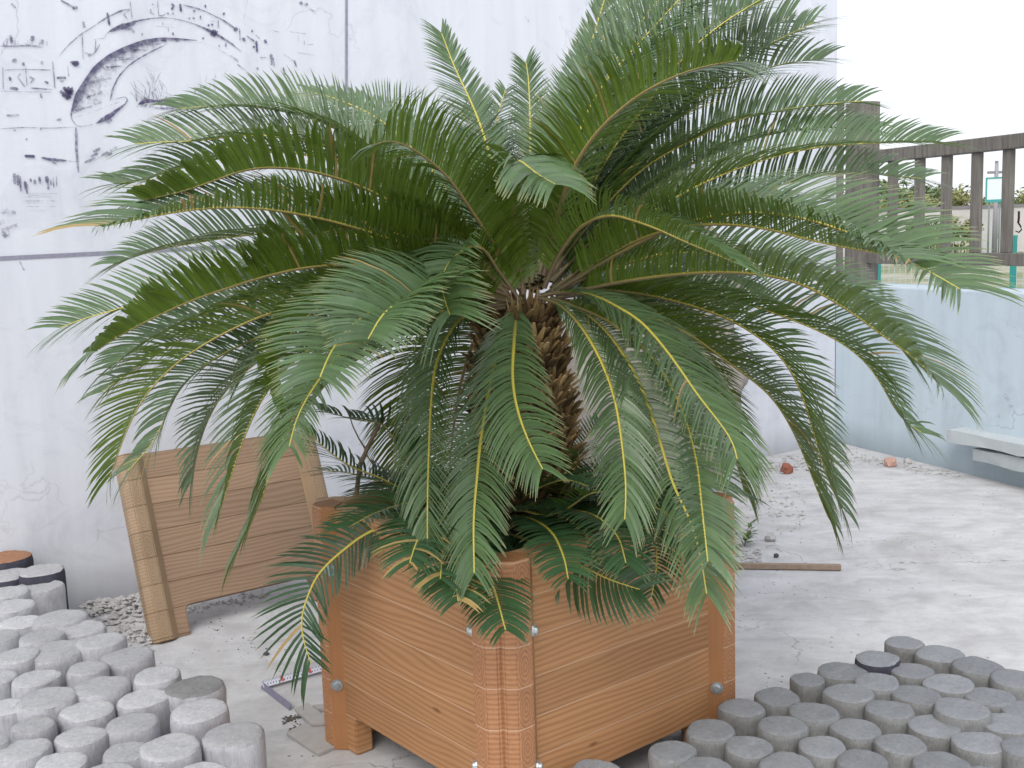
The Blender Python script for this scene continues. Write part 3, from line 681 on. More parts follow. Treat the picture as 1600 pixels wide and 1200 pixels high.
# (towards/away, length, photo track of the stalk from crown to tip, options)
FR = [
 # back and upper left
 (1,1.15,[(800,440),(720,370),(654,308),(622,276),(580,238),(542,210),(500,189),(455,176),(400,167),(340,165),(280,170)],{'vee':40,'hw':.0038}),
 (1,1.1,[(805,440),(724,336),(690,285),(640,228),(591,185),(538,159),(505,148),(478,142)],{'vee':14,'hw':.0042,'lmax':.15,'twist':-25}),
 (-1,1.1,[(795,450),(740,410),(690,372),(640,335),(598,308),(552,287),(490,268),(437,262),(385,264),(315,290),(260,306),(225,312)],{'vee':46,'twist':30,'lmax':.155,'hw':.0055,'spacing':.008,'ascale':1.05,'rec':.3}),
 (1,1.20,[(800,445),(720,380),(640,305),(540,240),(450,215),(371,212),(315,220),(250,222),(212,225)],{}),
 (1,1.20,[(800,445),(740,410),(660,335),(560,265),(450,238),(350,246),(260,270),(215,284),(180,287)],{}),
 (-1,1.20,[(795,455),(740,435),(640,385),(520,346),(420,327),(350,324),(280,330),(190,348),(160,354)],{'brown':.05}),
 (1,1.25,[(795,455),(720,430),(600,375),(480,362),(371,369),(315,378),(262,387),(220,397),(180,412)],{}),
 (-1,0.8,[(800,470),(770,435),(720,400),(640,372),(598,360),(552,356),(525,359),(483,371),(451,392),(420,420),(405,440)],{'vee':46,'tipfan':.85,'twist':34,'gam':1.4,'lmax':.155,'side_scale':(1,.65),'hw':.0060,'spacing':.0078,'ascale':1.1,'tipang':62,'rec':.35}),
 (-1,0.72,[(812,450),(790,410),(741,336),(710,290),(685,262),(657,241),(633,226),(605,219),(582,227)],{'vee':46,'tipfan':.95,'twist':36,'gam':1.5,'lmax':.150,'side_scale':(1,.55),'hw':.0060,'spacing':.0078,'ascale':1.1,'tipang':62,'rec':.35}),
 (1,1.2,[(815,450),(800,380),(762,231),(741,171),(727,140),(710,105),(697,70),(690,52)],{'vee':8,'lmax':.135,'ascale':.72,'hw':.0044,'tipfan':.85}),
 (1,1.1,[(822,445),(829,380),(829,260),(828,171),(825,115),(822,98)],{'vee':14,'lmax':.125,'ascale':.70,'hw':.0044,'tipfan':.85}),
 (1,1.2,[(838,440),(855,330),(888,185),(895,161),(916,91),(934,35),(950,-20)],{'vee':8,'lmax':.135,'ascale':.74,'hw':.0044}),
 (-1,0.66,[(818,460),(811,413),(804,350),(798,290),(797,262),(808,247),(836,270),(868,288)],{'vee':26,'tipfan':.7,'lmax':.125,'hw':.0050,'spacing':.008,'gam':2.4,'rec':.35,'sweep':.3}),
 # right
 (-1,0.95,[(850,430),(871,340),(885,290),(902,252),(930,210),(965,175),(1007,143),(1060,117),(1100,104),(1150,95)],{'vee':46,'twist':-32,'lmax':.15,'hw':.0055,'spacing':.008,'ascale':1.05,'rec':.3}),
 (1,1.20,[(850,440),(880,385),(906,329),(930,280),(965,220),(1007,168),(1050,110),(1110,50),(1187,0),(1240,-30)],{}),
 (1,1.15,[(842,430),(865,340),(900,220),(937,140),(990,77),(1056,5),(1110,-55)],{}),
 (1,1.20,[(860,440),(900,370),(960,290),(1030,208),(1085,154),(1155,96),(1208,66),(1270,36)],{}),
 (1,1.15,[(860,430),(920,350),(990,275),(1040,240),(1085,217),(1127,196),(1180,180),(1246,168),(1300,162),(1345,158)],{}),
 (1,1.20,[(860,455),(920,410),(1000,345),(1068,301),(1145,266),(1215,243),(1285,229),(1355,224),(1430,222),(1465,222)],{}),
 (1,1.20,[(870,450),(960,390),(1050,345),(1120,318),(1197,297),(1250,280),(1306,271),(1355,271),(1410,276),(1440,279)],{}),
 (-1,1.1,[(880,450),(960,392),(1050,357),(1127,350),(1197,357),(1250,371),(1302,383),(1372,395),(1410,403)],{'vee':45}),
 (-1,0.82,[(850,450),(875,395),(912,350),(955,336),(990,345),(1025,357),(1075,380),(1110,394),(1145,409)],{'vee':40,'lmax':.13,'hw':.0034,'twist':-24,'sweep':.5,'fall':.12}),
 (-1,1.30,[(870,455),(960,400),(1060,352),(1160,332),(1250,340),(1330,365),(1407,402),(1470,434),(1500,452)],{'vee':48}),
 (-1,1.15,[(880,460),(960,442),(1060,428),(1145,425),(1197,430),(1250,442),(1302,470),(1345,498),(1390,533),(1425,555),(1452,580),(1465,598)],{'vee':40,'twist':-15}),
 (1,1.25,[(870,465),(940,455),(1040,455),(1140,468),(1215,491),(1285,519),(1337,550),(1372,589),(1393,631),(1410,660),(1440,676)],{}),
 (1,1.15,[(868,460),(930,452),(1020,462),(1103,484),(1145,501),(1180,522),(1215,550),(1240,585),(1257,627),(1271,676),(1290,740),(1312,790)],{}),
 (1,1.15,[(870,470),(960,478),(1060,512),(1130,560),(1173,592),(1204,617),(1232,659),(1250,697),(1267,739),(1280,775),(1294,808)],{}),
 (1,1.15,[(868,455),(940,425),(1040,395),(1130,400),(1220,415),(1300,450),(1370,500),(1420,560)],{}),
 (1,1.15,[(862,450),(900,405),(960,360),(1040,330),(1120,320),(1210,330),(1300,355)],{}),
 # front right
 (-1,0.88,[(845,462),(885,455),(935,464),(968,482),(1000,501),(1035,540),(1061,575),(1092,620),(1120,655),(1145,690),(1152,718)],{'vee':18,'twist':0,'lmax':.135,'hw':.0030,'sweep':.5,'fall':.12,'ascale':.88,'rec':.12}),
 (-1,0.82,[(840,465),(862,468),(888,487),(916,522),(944,575),(962,631),(972,697),(978,760),(976,812)],{'vee':20,'twist':-6,'lmax':.108,'hw':.0029,'sweep':.5,'fall':.12,'ascale':.88,'rec':.12}),
 (-1,0.72,[(815,465),(811,472),(807,492),(803,540),(801,592),(808,638),(822,680),(836,710),(848,733)],{'vee':30,'twist':24,'lmax':.115,'hw':.0029,'sweep':.5,'fall':.12,'ascale':.88,'rec':.12}),
 (-1,1.0,[(860,465),(930,500),(990,580),(1025,670),(1052,759),(1076,806),(1094,865),(1104,928)],{'vee':26,'lmax':.12,'hw':.0030,'sweep':.5,'fall':.12}),
 (-1,1.0,[(860,465),(950,500),(1020,560),(1065,640),(1088,720),(1095,780),(1106,878)],{'vee':65,'lmax':.13}),
 # front left
 (-1,0.88,[(800,468),(770,472),(735,485),(710,508),(689,547),(678,585),(673,645),(670,715),(668,790),(668,855)],{'vee':30,'twist':28,'lmax':.115,'hw':.0029,'sweep':.5,'fall':.12,'ascale':.88,'rec':.12}),
 (-1,0.92,[(805,470),(788,500),(770,580),(757,650),(750,697),(745,750),(740,813),(741,896)],{'vee':22,'twist':8,'lmax':.105,'hw':.0029,'sweep':.5,'fall':.12,'ascale':.88,'rec':.12}),
 (-1,0.64,[(815,475),(795,445),(773,416),(759,392),(741,383),(717,395),(696,420),(690,445),(696,472),(703,492)],{'vee':40,'tipfan':.85,'lmax':.145,'hw':.0036,'spacing':.0085,'twist':12,'gam':1.9,'rec':.3,'sweep':.35,'fall':.12}),
 (-1,1.2,[(790,460),(700,430),(630,415),(560,414),(490,416),(420,430),(350,452),(297,470),(245,494),(190,522),(150,548)],{'vee':46,'twist':30,'lmax':.155,'hw':.0050,'spacing':.008,'rec':.2}),
 (1,1.25,[(785,460),(690,440),(600,432),(520,440),(455,458),(390,482),(315,512),(262,542),(217,573),(190,590),(160,612)],{'vee':26}),
 (1,1.25,[(785,455),(640,418),(500,415),(400,432),(300,450),(196,480),(130,498),(95,512)],{}),
 (1,1.20,[(785,460),(650,462),(540,482),(450,508),(395,531),(350,552),(308,578),(280,608),(262,642),(240,692),(200,735)],{'vee':26}),
 (-1,1.15,[(785,465),(640,450),(520,464),(420,490),(340,526),(270,572),(222,625),(195,680),(172,745)],{'vee':46,'twist':16,'lmax':.15,'hw':.0030}),
 (-1,0.86,[(800,470),(700,440),(630,437),(556,450),(507,473),(455,519),(434,557),(436,596),(446,632)],{'vee':46,'twist':34,'gam':1.4,'hw':.0050,'spacing':.008,'rec':.3,'lmax':.14,'side_scale':(1,.6)}),
 (-1,0.92,[(790,475),(720,482),(650,492),(600,505),(560,524),(525,559),(490,606),(465,650),(452,698)],{'vee':30,'twist':0,'lmax':.125,'hw':.0028,'sweep':.45,'fall':.1}),
 (1,1.05,[(790,480),(700,500),(640,515),(560,561),(525,585),(490,624),(468,662)],{'vee':40}),
 (-1,1.02,[(790,480),(680,495),(580,530),(500,590),(455,660),(425,730),(405,790),(370,862)],{'vee':30,'twist':-6,'lmax':.15,'hw':.0029,'sweep':.45,'fall':.1}),
 (1,1.00,[(790,480),(720,500),(665,535),(642,600),(634,680),(630,755)],{'vee':20}),
 (1,1.00,[(780,490),(740,535),(718,610),(705,700),(700,780)],{'vee':20}),
 (1,1.00,[(790,478),(700,470),(620,470),(560,490),(520,530)],{}),
 # inner fans that fill the crown
 (1,1.10,[(825,450),(850,390),(880,320),(925,260),(985,200),(1050,170)],{'vee':26}),
 (1,1.10,[(830,455),(880,400),(940,345),(1010,290),(1085,255),(1150,240)],{'vee':26}),
 (1,1.10,[(805,450),(760,380),(700,310),(630,262),(560,245)],{'vee':26}),
 (1,1.10,[(810,450),(780,370),(745,300),(690,220),(630,190)],{'vee':24}),
 (1,1.10,[(820,445),(828,360),(850,280),(858,210),(852,160)],{'vee':24}),
 (1,1.10,[(815,445),(800,360),(775,280),(745,215),(720,175)],{'vee':24}),
 (1,1.05,[(815,455),(775,400),(720,335),(650,300),(580,290),(520,310)],{}),
 (1,1.05,[(835,455),(875,400),(930,330),(1000,280),(1070,262)],{}),
 (1,1.0,[(790,468),(720,450),(640,445),(570,455),(510,485)],{}),
 (-1,.9,[(795,470),(740,455),(690,450),(640,462),(600,490),(575,530)],{'vee':44}),
 (1,1.15,[(856,432),(910,350),(985,250),(1065,180),(1140,130),(1220,100),(1285,92)],{}),
 (1,1.15,[(862,440),(940,360),(1030,285),(1120,238),(1210,208),(1295,198),(1360,203)],{}),
 (1,1.1,[(808,445),(760,350),(700,260),(640,200),(575,170),(525,165)],{'vee':24}),
 (1,1.1,[(800,450),(730,390),(650,340),(560,310),(470,300),(405,305)],{}),
 (1,1.2,[(845,430),(880,320),(925,215),(985,110),(1050,30),(1110,-30)],{'vee':24}),
 (1,1.2,[(850,432),(905,330),(980,225),(1065,135),(1150,70),(1235,25)],{'vee':28}),
 (1,1.15,[(838,436),(862,320),(905,190),(955,70),(990,-10)],{'vee':18,'lmax':.14}),
 (1,1.05,[(832,445),(850,380),(870,300),(893,230),(908,172)],{'vee':16,'lmax':.13,'hw':.0042,'ascale':.8}),
 (1,1.0,[(805,450),(772,400),(735,345),(695,305),(660,285)],{'vee':26}),
 (1,1.0,[(845,450),(885,395),(940,350),(1000,322),(1050,318)],{'vee':30}),
 (1,1.15,[(850,430),(895,310),(950,200),(1020,110),(1110,40),(1190,5)],{}),
 (1,1.15,[(846,430),(870,310),(915,190),(965,90),(1020,10),(1060,-40)],{'vee':20}),
 (1,1.10,[(812,445),(790,350),(765,260),(775,190),(790,140)],{'vee':20,'lmax':.13,'hw':.0042}),
 (1,1.20,[(785,462),(660,480),(560,502),(460,534),(390,574),(340,626),(312,690),(300,752)],{}),
 (-1,1.05,[(785,468),(690,472),(590,494),(500,534),(430,592),(390,662),(362,740),(342,805)],{'vee':46,'twist':10,'lmax':.13,'hw':.0028,'sweep':.45,'fall':.1}),
 (1,1.10,[(868,468),(950,492),(1040,542),(1100,612),(1140,690),(1162,765)],{}),
 (1,1.15,[(790,464),(680,446),(580,440),(470,452),(360,476),(250,520),(170,575)],{}),
 (1,1.10,[(860,455),(920,430),(1000,408),(1080,412),(1150,440),(1200,470)],{}),
 (1,1.10,[(855,458),(920,452),(990,470),(1050,510),(1090,570),(1110,640)],{}),
 (1,1.05,[(785,462),(700,455),(600,450),(500,470),(420,520),(380,590)],{}),
 (1,1.10,[(790,450),(710,415),(620,390),(520,395),(440,420)],{}),
 (-1,1.05,[(800,472),(745,460),(680,455),(620,470),(560,500),(520,545),(500,590)],{'vee':34}),
]
cyc = empty("cycad_palm", (CEN[0], CEN[1], .64)); tag(cyc, "big sago cycad with shaggy brown trunk and arching feathery green fronds", "plant")
def to_local(me, root):
    me.transform(Matrix.Translation(-Vector(root.location))); return me
for k, (s, L, pts, op) in enumerate(FR):
    op = dict(op); gm = op.pop('gam', 1.35 if s < 0 else 1.0)
    ddx = pts[-1][0] - 825
    if 'twist' not in op and abs(ddx) > 200: op['twist'] = (33 if s > 0 else 8) * (1 if ddx > 0 else -1) + rng.normal(0, 5)
    if abs(ddx) > 200: op['vee'] = min(op.get('vee', 42), 46)
    P = path3(pts, s, L, s * .06 - (.05 if s < 0 else 0), gm); me = frond_mesh(P, **{**dict(lmax=.178), **op})
    link("frond", to_local(me, cyc), [MFROND, MRACH], cyc)
# trunk : core plus spiralling old leaf bases
def trunk():
    V, Fc, C = [], [], []; H0, H1 = 0.0, .60
    rad = lambda z: .131 + .012 * math.sin(z * 9) + (.03 * max(0, 1 - z / .12)) - .035 * max(0, (z - .5) / .1)
    n = 24; rows = 16
    for i in range(rows + 1):
        z = H0 + (H1 + .02) * i / rows
        for k in range(n): a = 2 * math.pi * k / n; r_ = rad(z) * .93; V.append((r_ * math.cos(a), r_ * math.sin(a), z)); C.append((0, .12, 0))
    for i in range(rows):
        for k in range(n): Fc.append((i*n+k, i*n+(k+1)%n, (i+1)*n+(k+1)%n, (i+1)*n+k))
    Fc.append(tuple(range(rows * n, rows * n + n)))
    N = 980; ga = math.pi * (3 - math.sqrt(5))
    for i in range(N):
        z = H0 + (H1 - .01) * i / N; a = i * ga + random.uniform(-.06, .06); r_ = rad(z) * .9
        o = np.array([math.cos(a), math.sin(a), 0]); t = np.array([-math.sin(a), math.cos(a), 0]); up = np.array([0, 0, 1.])
        tilt = R(random.uniform(30, 80)); d = o * math.cos(tilt) + up * math.sin(tilt); d = d + t * random.uniform(-.4, .4); l = random.uniform(.03, .075); w = random.uniform(.005, .0115); th = .0045
        nrm = np.cross(t, d); b = len(V); c0 = np.array([0, 0, z]) + o * r_; row = .5 + .5 * math.sin(z * 52 + .6); rd = min(1, max(0, .12 + .55 * row * random.uniform(.4, 1.25) + random.uniform(-.1, .25)))
        for q, ww in ((0, 1.), (.6, .9), (1., .45)):
            for sx, sy in ((-1, -1), (1, -1), (1, 1), (-1, 1)): V.append(tuple(c0 + d * l * q + t * w * ww * sx + nrm * th * ww * sy)); C.append((q, rd if q < .9 else min(1, rd + .2), 0))
        for q in range(2):
            for k in range(4): Fc.append((b+q*4+k, b+q*4+(k+1)%4, b+(q+1)*4+(k+1)%4, b+(q+1)*4+k))
        Fc.append((b+8, b+9, b+10, b+11))
    # woolly points at the heart of the crown
    for i in range(110):
        a = random.uniform(0, 6.28); r0 = random.uniform(0, .095); z = .585 + .03 * (1 - r0 / .095); o = np.array([math.cos(a), math.sin(a), 0]); d = o * random.uniform(.1, .7) + np.array([0, 0, 1.]); d /= np.linalg.norm(d)
        t = np.array([-o[1], o[0], 0]); l = random.uniform(.04, .09); b = len(V); c0 = o * r0 + np.array([0, 0, z]); rd = random.uniform(.5, 1)
        for sx in (-1, 1): V.append(tuple(c0 + t * .006 * sx)); C.append((0, rd, 0))
        V.append(tuple(c0 + o * .007)); C.append((0, rd, 0)); V.append(tuple(c0 + d * l)); C.append((1, rd, 0)); Fc += [(b, b+1, b+3), (b+1, b+2, b+3), (b+2, b, b+3)]
    me = bpy.data.meshes.new("trunk"); me.from_pydata([tuple(map(float, p)) for p in V], [], Fc)
    bm = bmesh.new(); bm.from_mesh(me); bmesh.ops.recalc_face_normals(bm, faces=bm.faces); bm.to_mesh(me); bm.free()
    ca = me.color_attributes.new("leafinfo", 'FLOAT_COLOR', 'POINT'); ca.data.foreach_set('color', np.concatenate([np.array(C, float), np.ones((len(C), 1))], 1).astype(np.float32).ravel())
    return link("trunk", me, [MTRUNK], cyc, (.014, 0, 0))
trunk()
# fronds of the basal suckers, short and dark
SUCK = [
 (-1,.62,-.12,[(720,805),(660,806),(610,818),(568,836),(540,857),(515,878),(494,902),(480,934),(471,965),(474,1000),(486,1036)],{'lmax':.15,'vee':8,'side_scale':(.62,1),'twist':-78,'start':.12,'spacing':.013,'hw':.0042,'tipfan':.75}),
 (-1,.52,-.15,[(775,832),(800,836),(840,850),(865,862),(902,880),(940,900),(965,910),(1000,921)],{'lmax':.125,'vee':10,'spacing':.0125,'hw':.0048,'brown':.03,'twist':62}),
 (-1,.48,-.1,[(790,800),(815,797),(850,806),(885,796),(920,772),(950,768)],{'lmax':.12,'vee':30,'spacing':.011}),
 (1,.50,.06,[(700,780),(650,735),(620,695),(598,662),(555,656),(500,640)],{'lmax':.11,'vee':30,'spacing':.013,'hw':.0045}),
 (1,.50,.04,[(720,800),(670,778),(630,764),(598,754),(552,740),(500,734)],{'lmax':.11,'vee':15,'spacing':.012}),
 (1,.50,.06,[(690,790),(640,770),(590,745),(546,728),(504,697),(470,664)],{'lmax':.12,'vee':15,'spacing':.012}),
 (1,.42,.08,[(855,790),(885,735),(908,695),(935,655)],{'lmax':.09,'vee':25,'spacing':.011}),
 (1,.42,.08,[(860,795),(905,765),(950,730),(1000,720)],{'lmax':.10,'vee':25,'spacing':.011}),
 (-1,.40,0,[(850,800),(900,785),(960,790),(1010,810)],{'lmax':.10,'vee':25,'spacing':.011}),
 (-1,.74,-.12,[(790,805),(755,838),(758,880),(775,930),(790,985)],{'lmax':.10,'vee':8,'spacing':.013,'hw':.004}),
 (-1,.62,-.15,[(770,815),(725,825),(695,850),(688,905)],{'lmax':.12,'vee':20,'spacing':.011,'brown':.2}),
 (1,.45,.0,[(760,800),(700,790),(650,800),(610,830)],{'lmax':.11,'vee':25,'spacing':.011,'brown':.1}),
 (1,.45,.1,[(880,800),(950,760),(1040,740),(1110,755),(1180,780)],{'lmax':.10,'vee':22,'spacing':.011}),
 (-1,.45,-.02,[(800,800),(830,770),(880,750),(920,760)],{'lmax':.10,'vee':30,'spacing':.011}),
 (-1,.40,-.02,[(860,800),(900,760),(940,735),(985,745)],{'lmax':.11,'vee':30,'spacing':.011}),
 (-1,.42,.02,[(850,795),(880,765),(900,730),(905,705)],{'lmax':.10,'vee':30,'spacing':.011}),
 (1,.45,.05,[(880,800),(930,780),(990,760),(1060,770),(1110,800)],{'lmax':.11,'vee':30,'spacing':.011}),
 (-1,.42,-.02,[(800,800),(770,770),(735,755),(700,770)],{'lmax':.11,'vee':30,'spacing':.011}),
 (1,.45,.05,[(760,800),(700,760),(650,745),(600,750)],{'lmax':.11,'vee':30,'spacing':.011}),
 (-1,.48,-.12,[(740,800),(690,786),(640,786),(590,800),(548,822)],{'lmax':.12,'vee':30,'spacing':.011}),
 (-1,.48,-.12,[(810,812),(870,815),(930,808),(990,818),(1045,850)],{'lmax':.11,'vee':28,'spacing':.011}),
 (-1,.50,-.1,[(860,805),(920,790),(990,790),(1060,810),(1110,840)],{'lmax':.12,'vee':28,'spacing':.011}),
 (-1,.48,-.1,[(760,805),(700,800),(660,815),(625,850)],{'lmax':.12,'vee':20,'spacing':.011,'brown':.08}),
 (-1,.62,-.14,[(780,800),(735,800),(690,812),(655,840),(640,880)],{'lmax':.12,'vee':24,'spacing':.010,'brown':.1}),
 (-1,.70,-.14,[(785,806),(750,820),(722,850),(712,895),(716,940)],{'lmax':.11,'vee':18,'spacing':.010,'brown':.05}),
 (-1,.62,-.12,[(800,806),(832,812),(862,832),(880,868),(888,905)],{'lmax':.10,'vee':20,'spacing':.010}),
 (-1,.60,-.10,[(830,800),(880,796),(930,806),(965,838),(978,880)],{'lmax':.11,'vee':22,'spacing':.010}),
 (-1,.60,-.10,[(860,800),(930,785),(1000,785),(1055,812),(1085,860)],{'lmax':.12,'vee':24,'spacing':.010}),
 (1,.50,.02,[(740,800),(690,770),(640,755),(590,765),(550,790)],{'lmax':.12,'vee':26,'spacing':.010}),
 (1,.50,.02,[(870,800),(930,760),(1000,745),(1070,765),(1130,800)],{'lmax':.12,'vee':26,'spacing':.010}),
 (-1,.40,-.18,[(955,795),(998,806),(1020,840),(1026,880),(1018,932)],{'lmax':.075,'vee':20,'spacing':.011}),
 (-1,.40,-.1,[(800,815),(840,830),(890,835),(940,825),(985,830)],{'lmax':.10,'vee':25,'spacing':.011}),
]
for s, L, d0, pts, op in SUCK:
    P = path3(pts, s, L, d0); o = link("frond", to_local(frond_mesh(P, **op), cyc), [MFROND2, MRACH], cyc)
    o["label"] = "short dark frond of a basal sucker"

# bare forked stem in the planter
st = empty("dry_stem", tuple(at_depth(554, 790, TRD + .18))); tag(st, "bare forked brown stem standing in the left corner of the planter", "stem")
def lp(pts, d): return [at_depth(x, y, TRD + d) - np.array(st.location) for x, y in pts]
mb = MB(); mb.tube(lp([(552, 815), (556, 780), (560, 745), (562, 728), (577, 694), (590, 668), (599, 652)], .18), [.0075, .0075, .0065, .0075, .0065, .0065, .0075], 10); mb.build("stem", MSTEM, st)
mb = MB(); mb.tube(lp([(572, 703), (560, 684), (551, 665), (543, 640)], .18), [.003, .0025, .002, .001], 6); mb.tube(lp([(570, 706), (580, 722), (592, 738)], .18), [.0025, .002, .001], 6); mb.build("twig", MSTEM, st)

# ================================================================== spare tan panel leaning on the wall
G1, G2 = at_z(238, 1007), at_z(500, 941)
dx = (G2 - G1); dx /= np.linalg.norm(dx); back = np.array([-dx[1], dx[0], 0])
best = None
for k in range(0, 45):
    a = R(k); q = G1 + (back * math.sin(a) + np.array([0, 0, 1]) * math.cos(a)) * PH; d = q - CAM; px = 800 + F_PX * np.dot(d, CR) / np.dot(d, CW)
    if best is None or abs(px - 180) < best[0]: best = (abs(px - 180), a)
lean = best[1]
pn = make_panel("spare_panel", None, tuple(G1), 0, (TL, TS, TE), False)
zl = back * math.sin(lean) + np.array([0, 0, 1]) * math.cos(lean); yl = np.cross(zl, dx)
Mx = Matrix.Identity(4)
for i, a in enumerate((dx, yl, zl)):
    for k in range(3): Mx[k][i] = a[k]
for k in range(3): Mx[k][3] = G1[k]
pn.matrix_world = Mx; tag(pn, "spare tan wood-grain planter side leaning against the white wall", "panel")
print("panel lean", math.degrees(lean), "width", np.linalg.norm(G2 - G1), "top to wall", np.dot(G1 + zl * PH - WO, WN), "top z blue", top_z, "rail z", zb0, zb1, zt0, zt1)

# ================================================================== imitation log stumps
def log_meshes(seed):
    rr = random.Random(seed); n = 28; A = [rr.uniform(0, 6.28) for _ in range(4)]; amp = [.035, .03, .02, .015]
    rf = lambda a: 1 + sum(amp[i] * math.sin((i + 2) * a + A[i]) for i in range(4))
    body = MB(); vs = []; lev = [(1.03, 0), (1.0, .3), (1.0, .7), (1.01, .93), (.985, .985), (.955, 1.0)]
    for s, h in lev:
        for k in range(n): a = 2 * math.pi * k / n; q = .5 * s * rf(a) + rr.uniform(-.008, .008) - (.045 * max(0, math.sin(5 * a + A[0]) * math.sin(3 * a + A[1]) - .45) if h > .9 else 0); vs.append((q * math.cos(a), q * math.sin(a), h))
    body.add(vs, [(i*n+k, i*n+(k+1)%n, (i+1)*n+(k+1)%n, (i+1)*n+k) for i in range(len(lev)-1) for k in range(n)] + [tuple(range(n-1, -1, -1))], 0, True)
    face = MB(); vs = [(0, 0, 1.012)]; rings = [(.3, 1.016 + rr.uniform(-.012, .006)), (.6, 1.012 + rr.uniform(-.008, .006)), (.82, 1.016), (.93, 1.006), (.957, .997)]
    for s, h in rings:
        for k in range(n): a = 2 * math.pi * k / n; q = .5 * s * rf(a); vs.append((q * math.cos(a), q * math.sin(a), h + rr.uniform(-.006, .006)))
    fs = [(0, 1 + k, 1 + (k + 1) % n) for k in range(n)] + [(1+i*n+k, 1+(i+1)*n+k, 1+(i+1)*n+(k+1)%n, 1+i*n+(k+1)%n) for i in range(len(rings)-1) for k in range(n)]
    face.add(vs, fs, 0, True)
    return body, face
VARS = [log_meshes(40 + i) for i in range(6)]
cache = {}
def log_stump(px, py, wpx, h, ms, mt, label, group=None, hue=0, flat=None):
    P = at_z(px, py, h); dep = np.dot(P - CAM, CW); dia = wpx / F_PX * dep
    v = random.randrange(6); key = (v, ms.name, mt.name)
    if key not in cache:
        b, f = VARS[v]; mb_, mf_ = b.mesh("log_stump"), f.mesh("cut_face"); mb_.materials.append(ms); mf_.materials.append(mt); cache[key] = (mb_, mf_)
    o = bpy.data.objects.new("log_stump", cache[key][0]); COL.objects.link(o)
    o.location = (P[0], P[1], 0); o.rotation_euler = (0, 0, random.uniform(0, 6.28)); o.scale = (dia, dia, h)
    c = bpy.data.objects.new("cut_face", cache[key][1]); COL.objects.link(c); c.parent = o
    tag(o, label, "log stump", group); return o
cl = lambda x, y: (x / 2.857, 780 + y / 2.857)
GL, GR = "imitation log stumps in the left-hand cluster", "imitation log stumps in the right-hand cluster"
LT = "grey concrete imitation log stump standing in the crowded left-hand cluster"
RT = "bluish grey imitation log stump standing in the crowded right-hand cluster"
LH = .27
left = [(35,258,195,'o'),(40,338,190,'w'),(185,318,190,'w'),(30,418,180,''),(170,392,200,''),(55,478,190,''),(265,530,220,''),(90,550,180,''),(355,578,220,''),(185,612,180,''),(5,612,150,''),
        (450,633,200,'c'),(250,675,240,''),(75,700,190,''),(570,700,220,''),(390,755,170,''),(700,787,205,''),(450,835,235,''),(160,800,200,''),(-20,800,180,''),(870,838,245,'r'),(640,890,215,''),(210,888,245,''),
        (390,945,225,''),(890,945,245,'e'),(20,930,190,''),(590,1000,220,''),(150,1010,180,''),(1045,1052,260,'f'),(760,1108,270,''),(360,1060,210,''),(100,1120,230,''),(560,1130,200,''),(270,1180,230,''),(480,1230,230,''),(900,1230,240,''),(-60,1080,180,''),(680,1250,200,'')]
for x, y, w, k in left:
    if k == 'x': continue
    px, py = cl(x, y); h = LH + random.uniform(-.012, .012); wp = w / 2.857 * 1.05
    if k == 'o': log_stump(px, py, wp, LH + .03, LOGSD, LOGTO, "dark sided log stump with an orange cut face beside the white wall", GL)
    elif k == 'w': log_stump(px, py, wp, h + .01, LOGSD, LOGTW, "white topped log stump with a dark side just in front of the orange topped one", GL)
    elif k == 'r': log_stump(px, py, wp, h, LOGS, LOGTR, "grey log stump with clear growth rings at the yard edge of the left cluster", GL)
    elif k == 'c': log_stump(px, py, wp, h, LOGS, LOGT, "pale grey log stump closest to the gravel heap under the tan panel", GL)
    elif k == 'e': log_stump(px, py, wp, h, LOGS, LOGT, "pale log stump between the ringed stump and the one nearest the planter", GL)
    elif k == 'f': log_stump(px, py, wp, h, LOGS, LOGT, "pale rough log stump in the left cluster standing nearest to the planter box", GL)
    else: log_stump(px, py, wp, h, LOGS, LOGT, LT, GL)
cr = lambda x, y: (1040 + x / 2.857, 780 + y / 2.857)
right = [(1065,640,160,'b'),(1225,690,205,''),(1395,745,215,''),(1560,800,210,''),(945,712,190,'d'),(1100,765,185,''),(1265,822,220,''),(1450,882,215,''),(1610,940,200,''),(790,768,215,''),(635,805,150,'l'),
         (945,815,200,''),(1120,872,210,''),(1320,935,235,''),(1520,1000,230,''),(820,865,215,''),(500,882,200,''),(660,915,190,'x'),(1000,938,205,''),(1200,1012,235,''),(1400,1085,230,''),(1620,1110,220,''),
         (340,930,195,''),(660,950,215,''),(520,1010,210,''),(850,1025,215,''),(200,1030,220,'p'),(370,1105,220,''),(700,1105,215,''),(1050,1092,215,''),(30,1125,210,'q'),(180,1205,240,''),(540,1185,240,''),(880,1170,230,''),(1230,1180,240,''),(1440,1250,240,''),(370,1260,240,''),(-310,1215,230,'n')]
for x, y, w, k in right:
    if k == 'x': continue
    px, py = cr(x, y); h = .19 + random.uniform(-.012, .012); wp = w / 2.857 * 1.03
    lab = {'b': "bluish grey log stump farthest back in the right-hand cluster, on the open yard", 'd': "darker log stump with a double rim at the back edge of the right-hand cluster",
           'l': "narrow bluish grey log stump alone at the far left edge of the right-hand cluster", 'p': "bluish grey log stump hiding the right foot of the planter box",
           'q': "bluish grey log stump in front of the arch under the planter's right side", 'n': "log stump standing close in front of the planter's nearest corner"}.get(k, RT)
    log_stump(px, py, wp, h, LOGSD if k == 'd' else LOGS2, LOGT2, lab, GR)

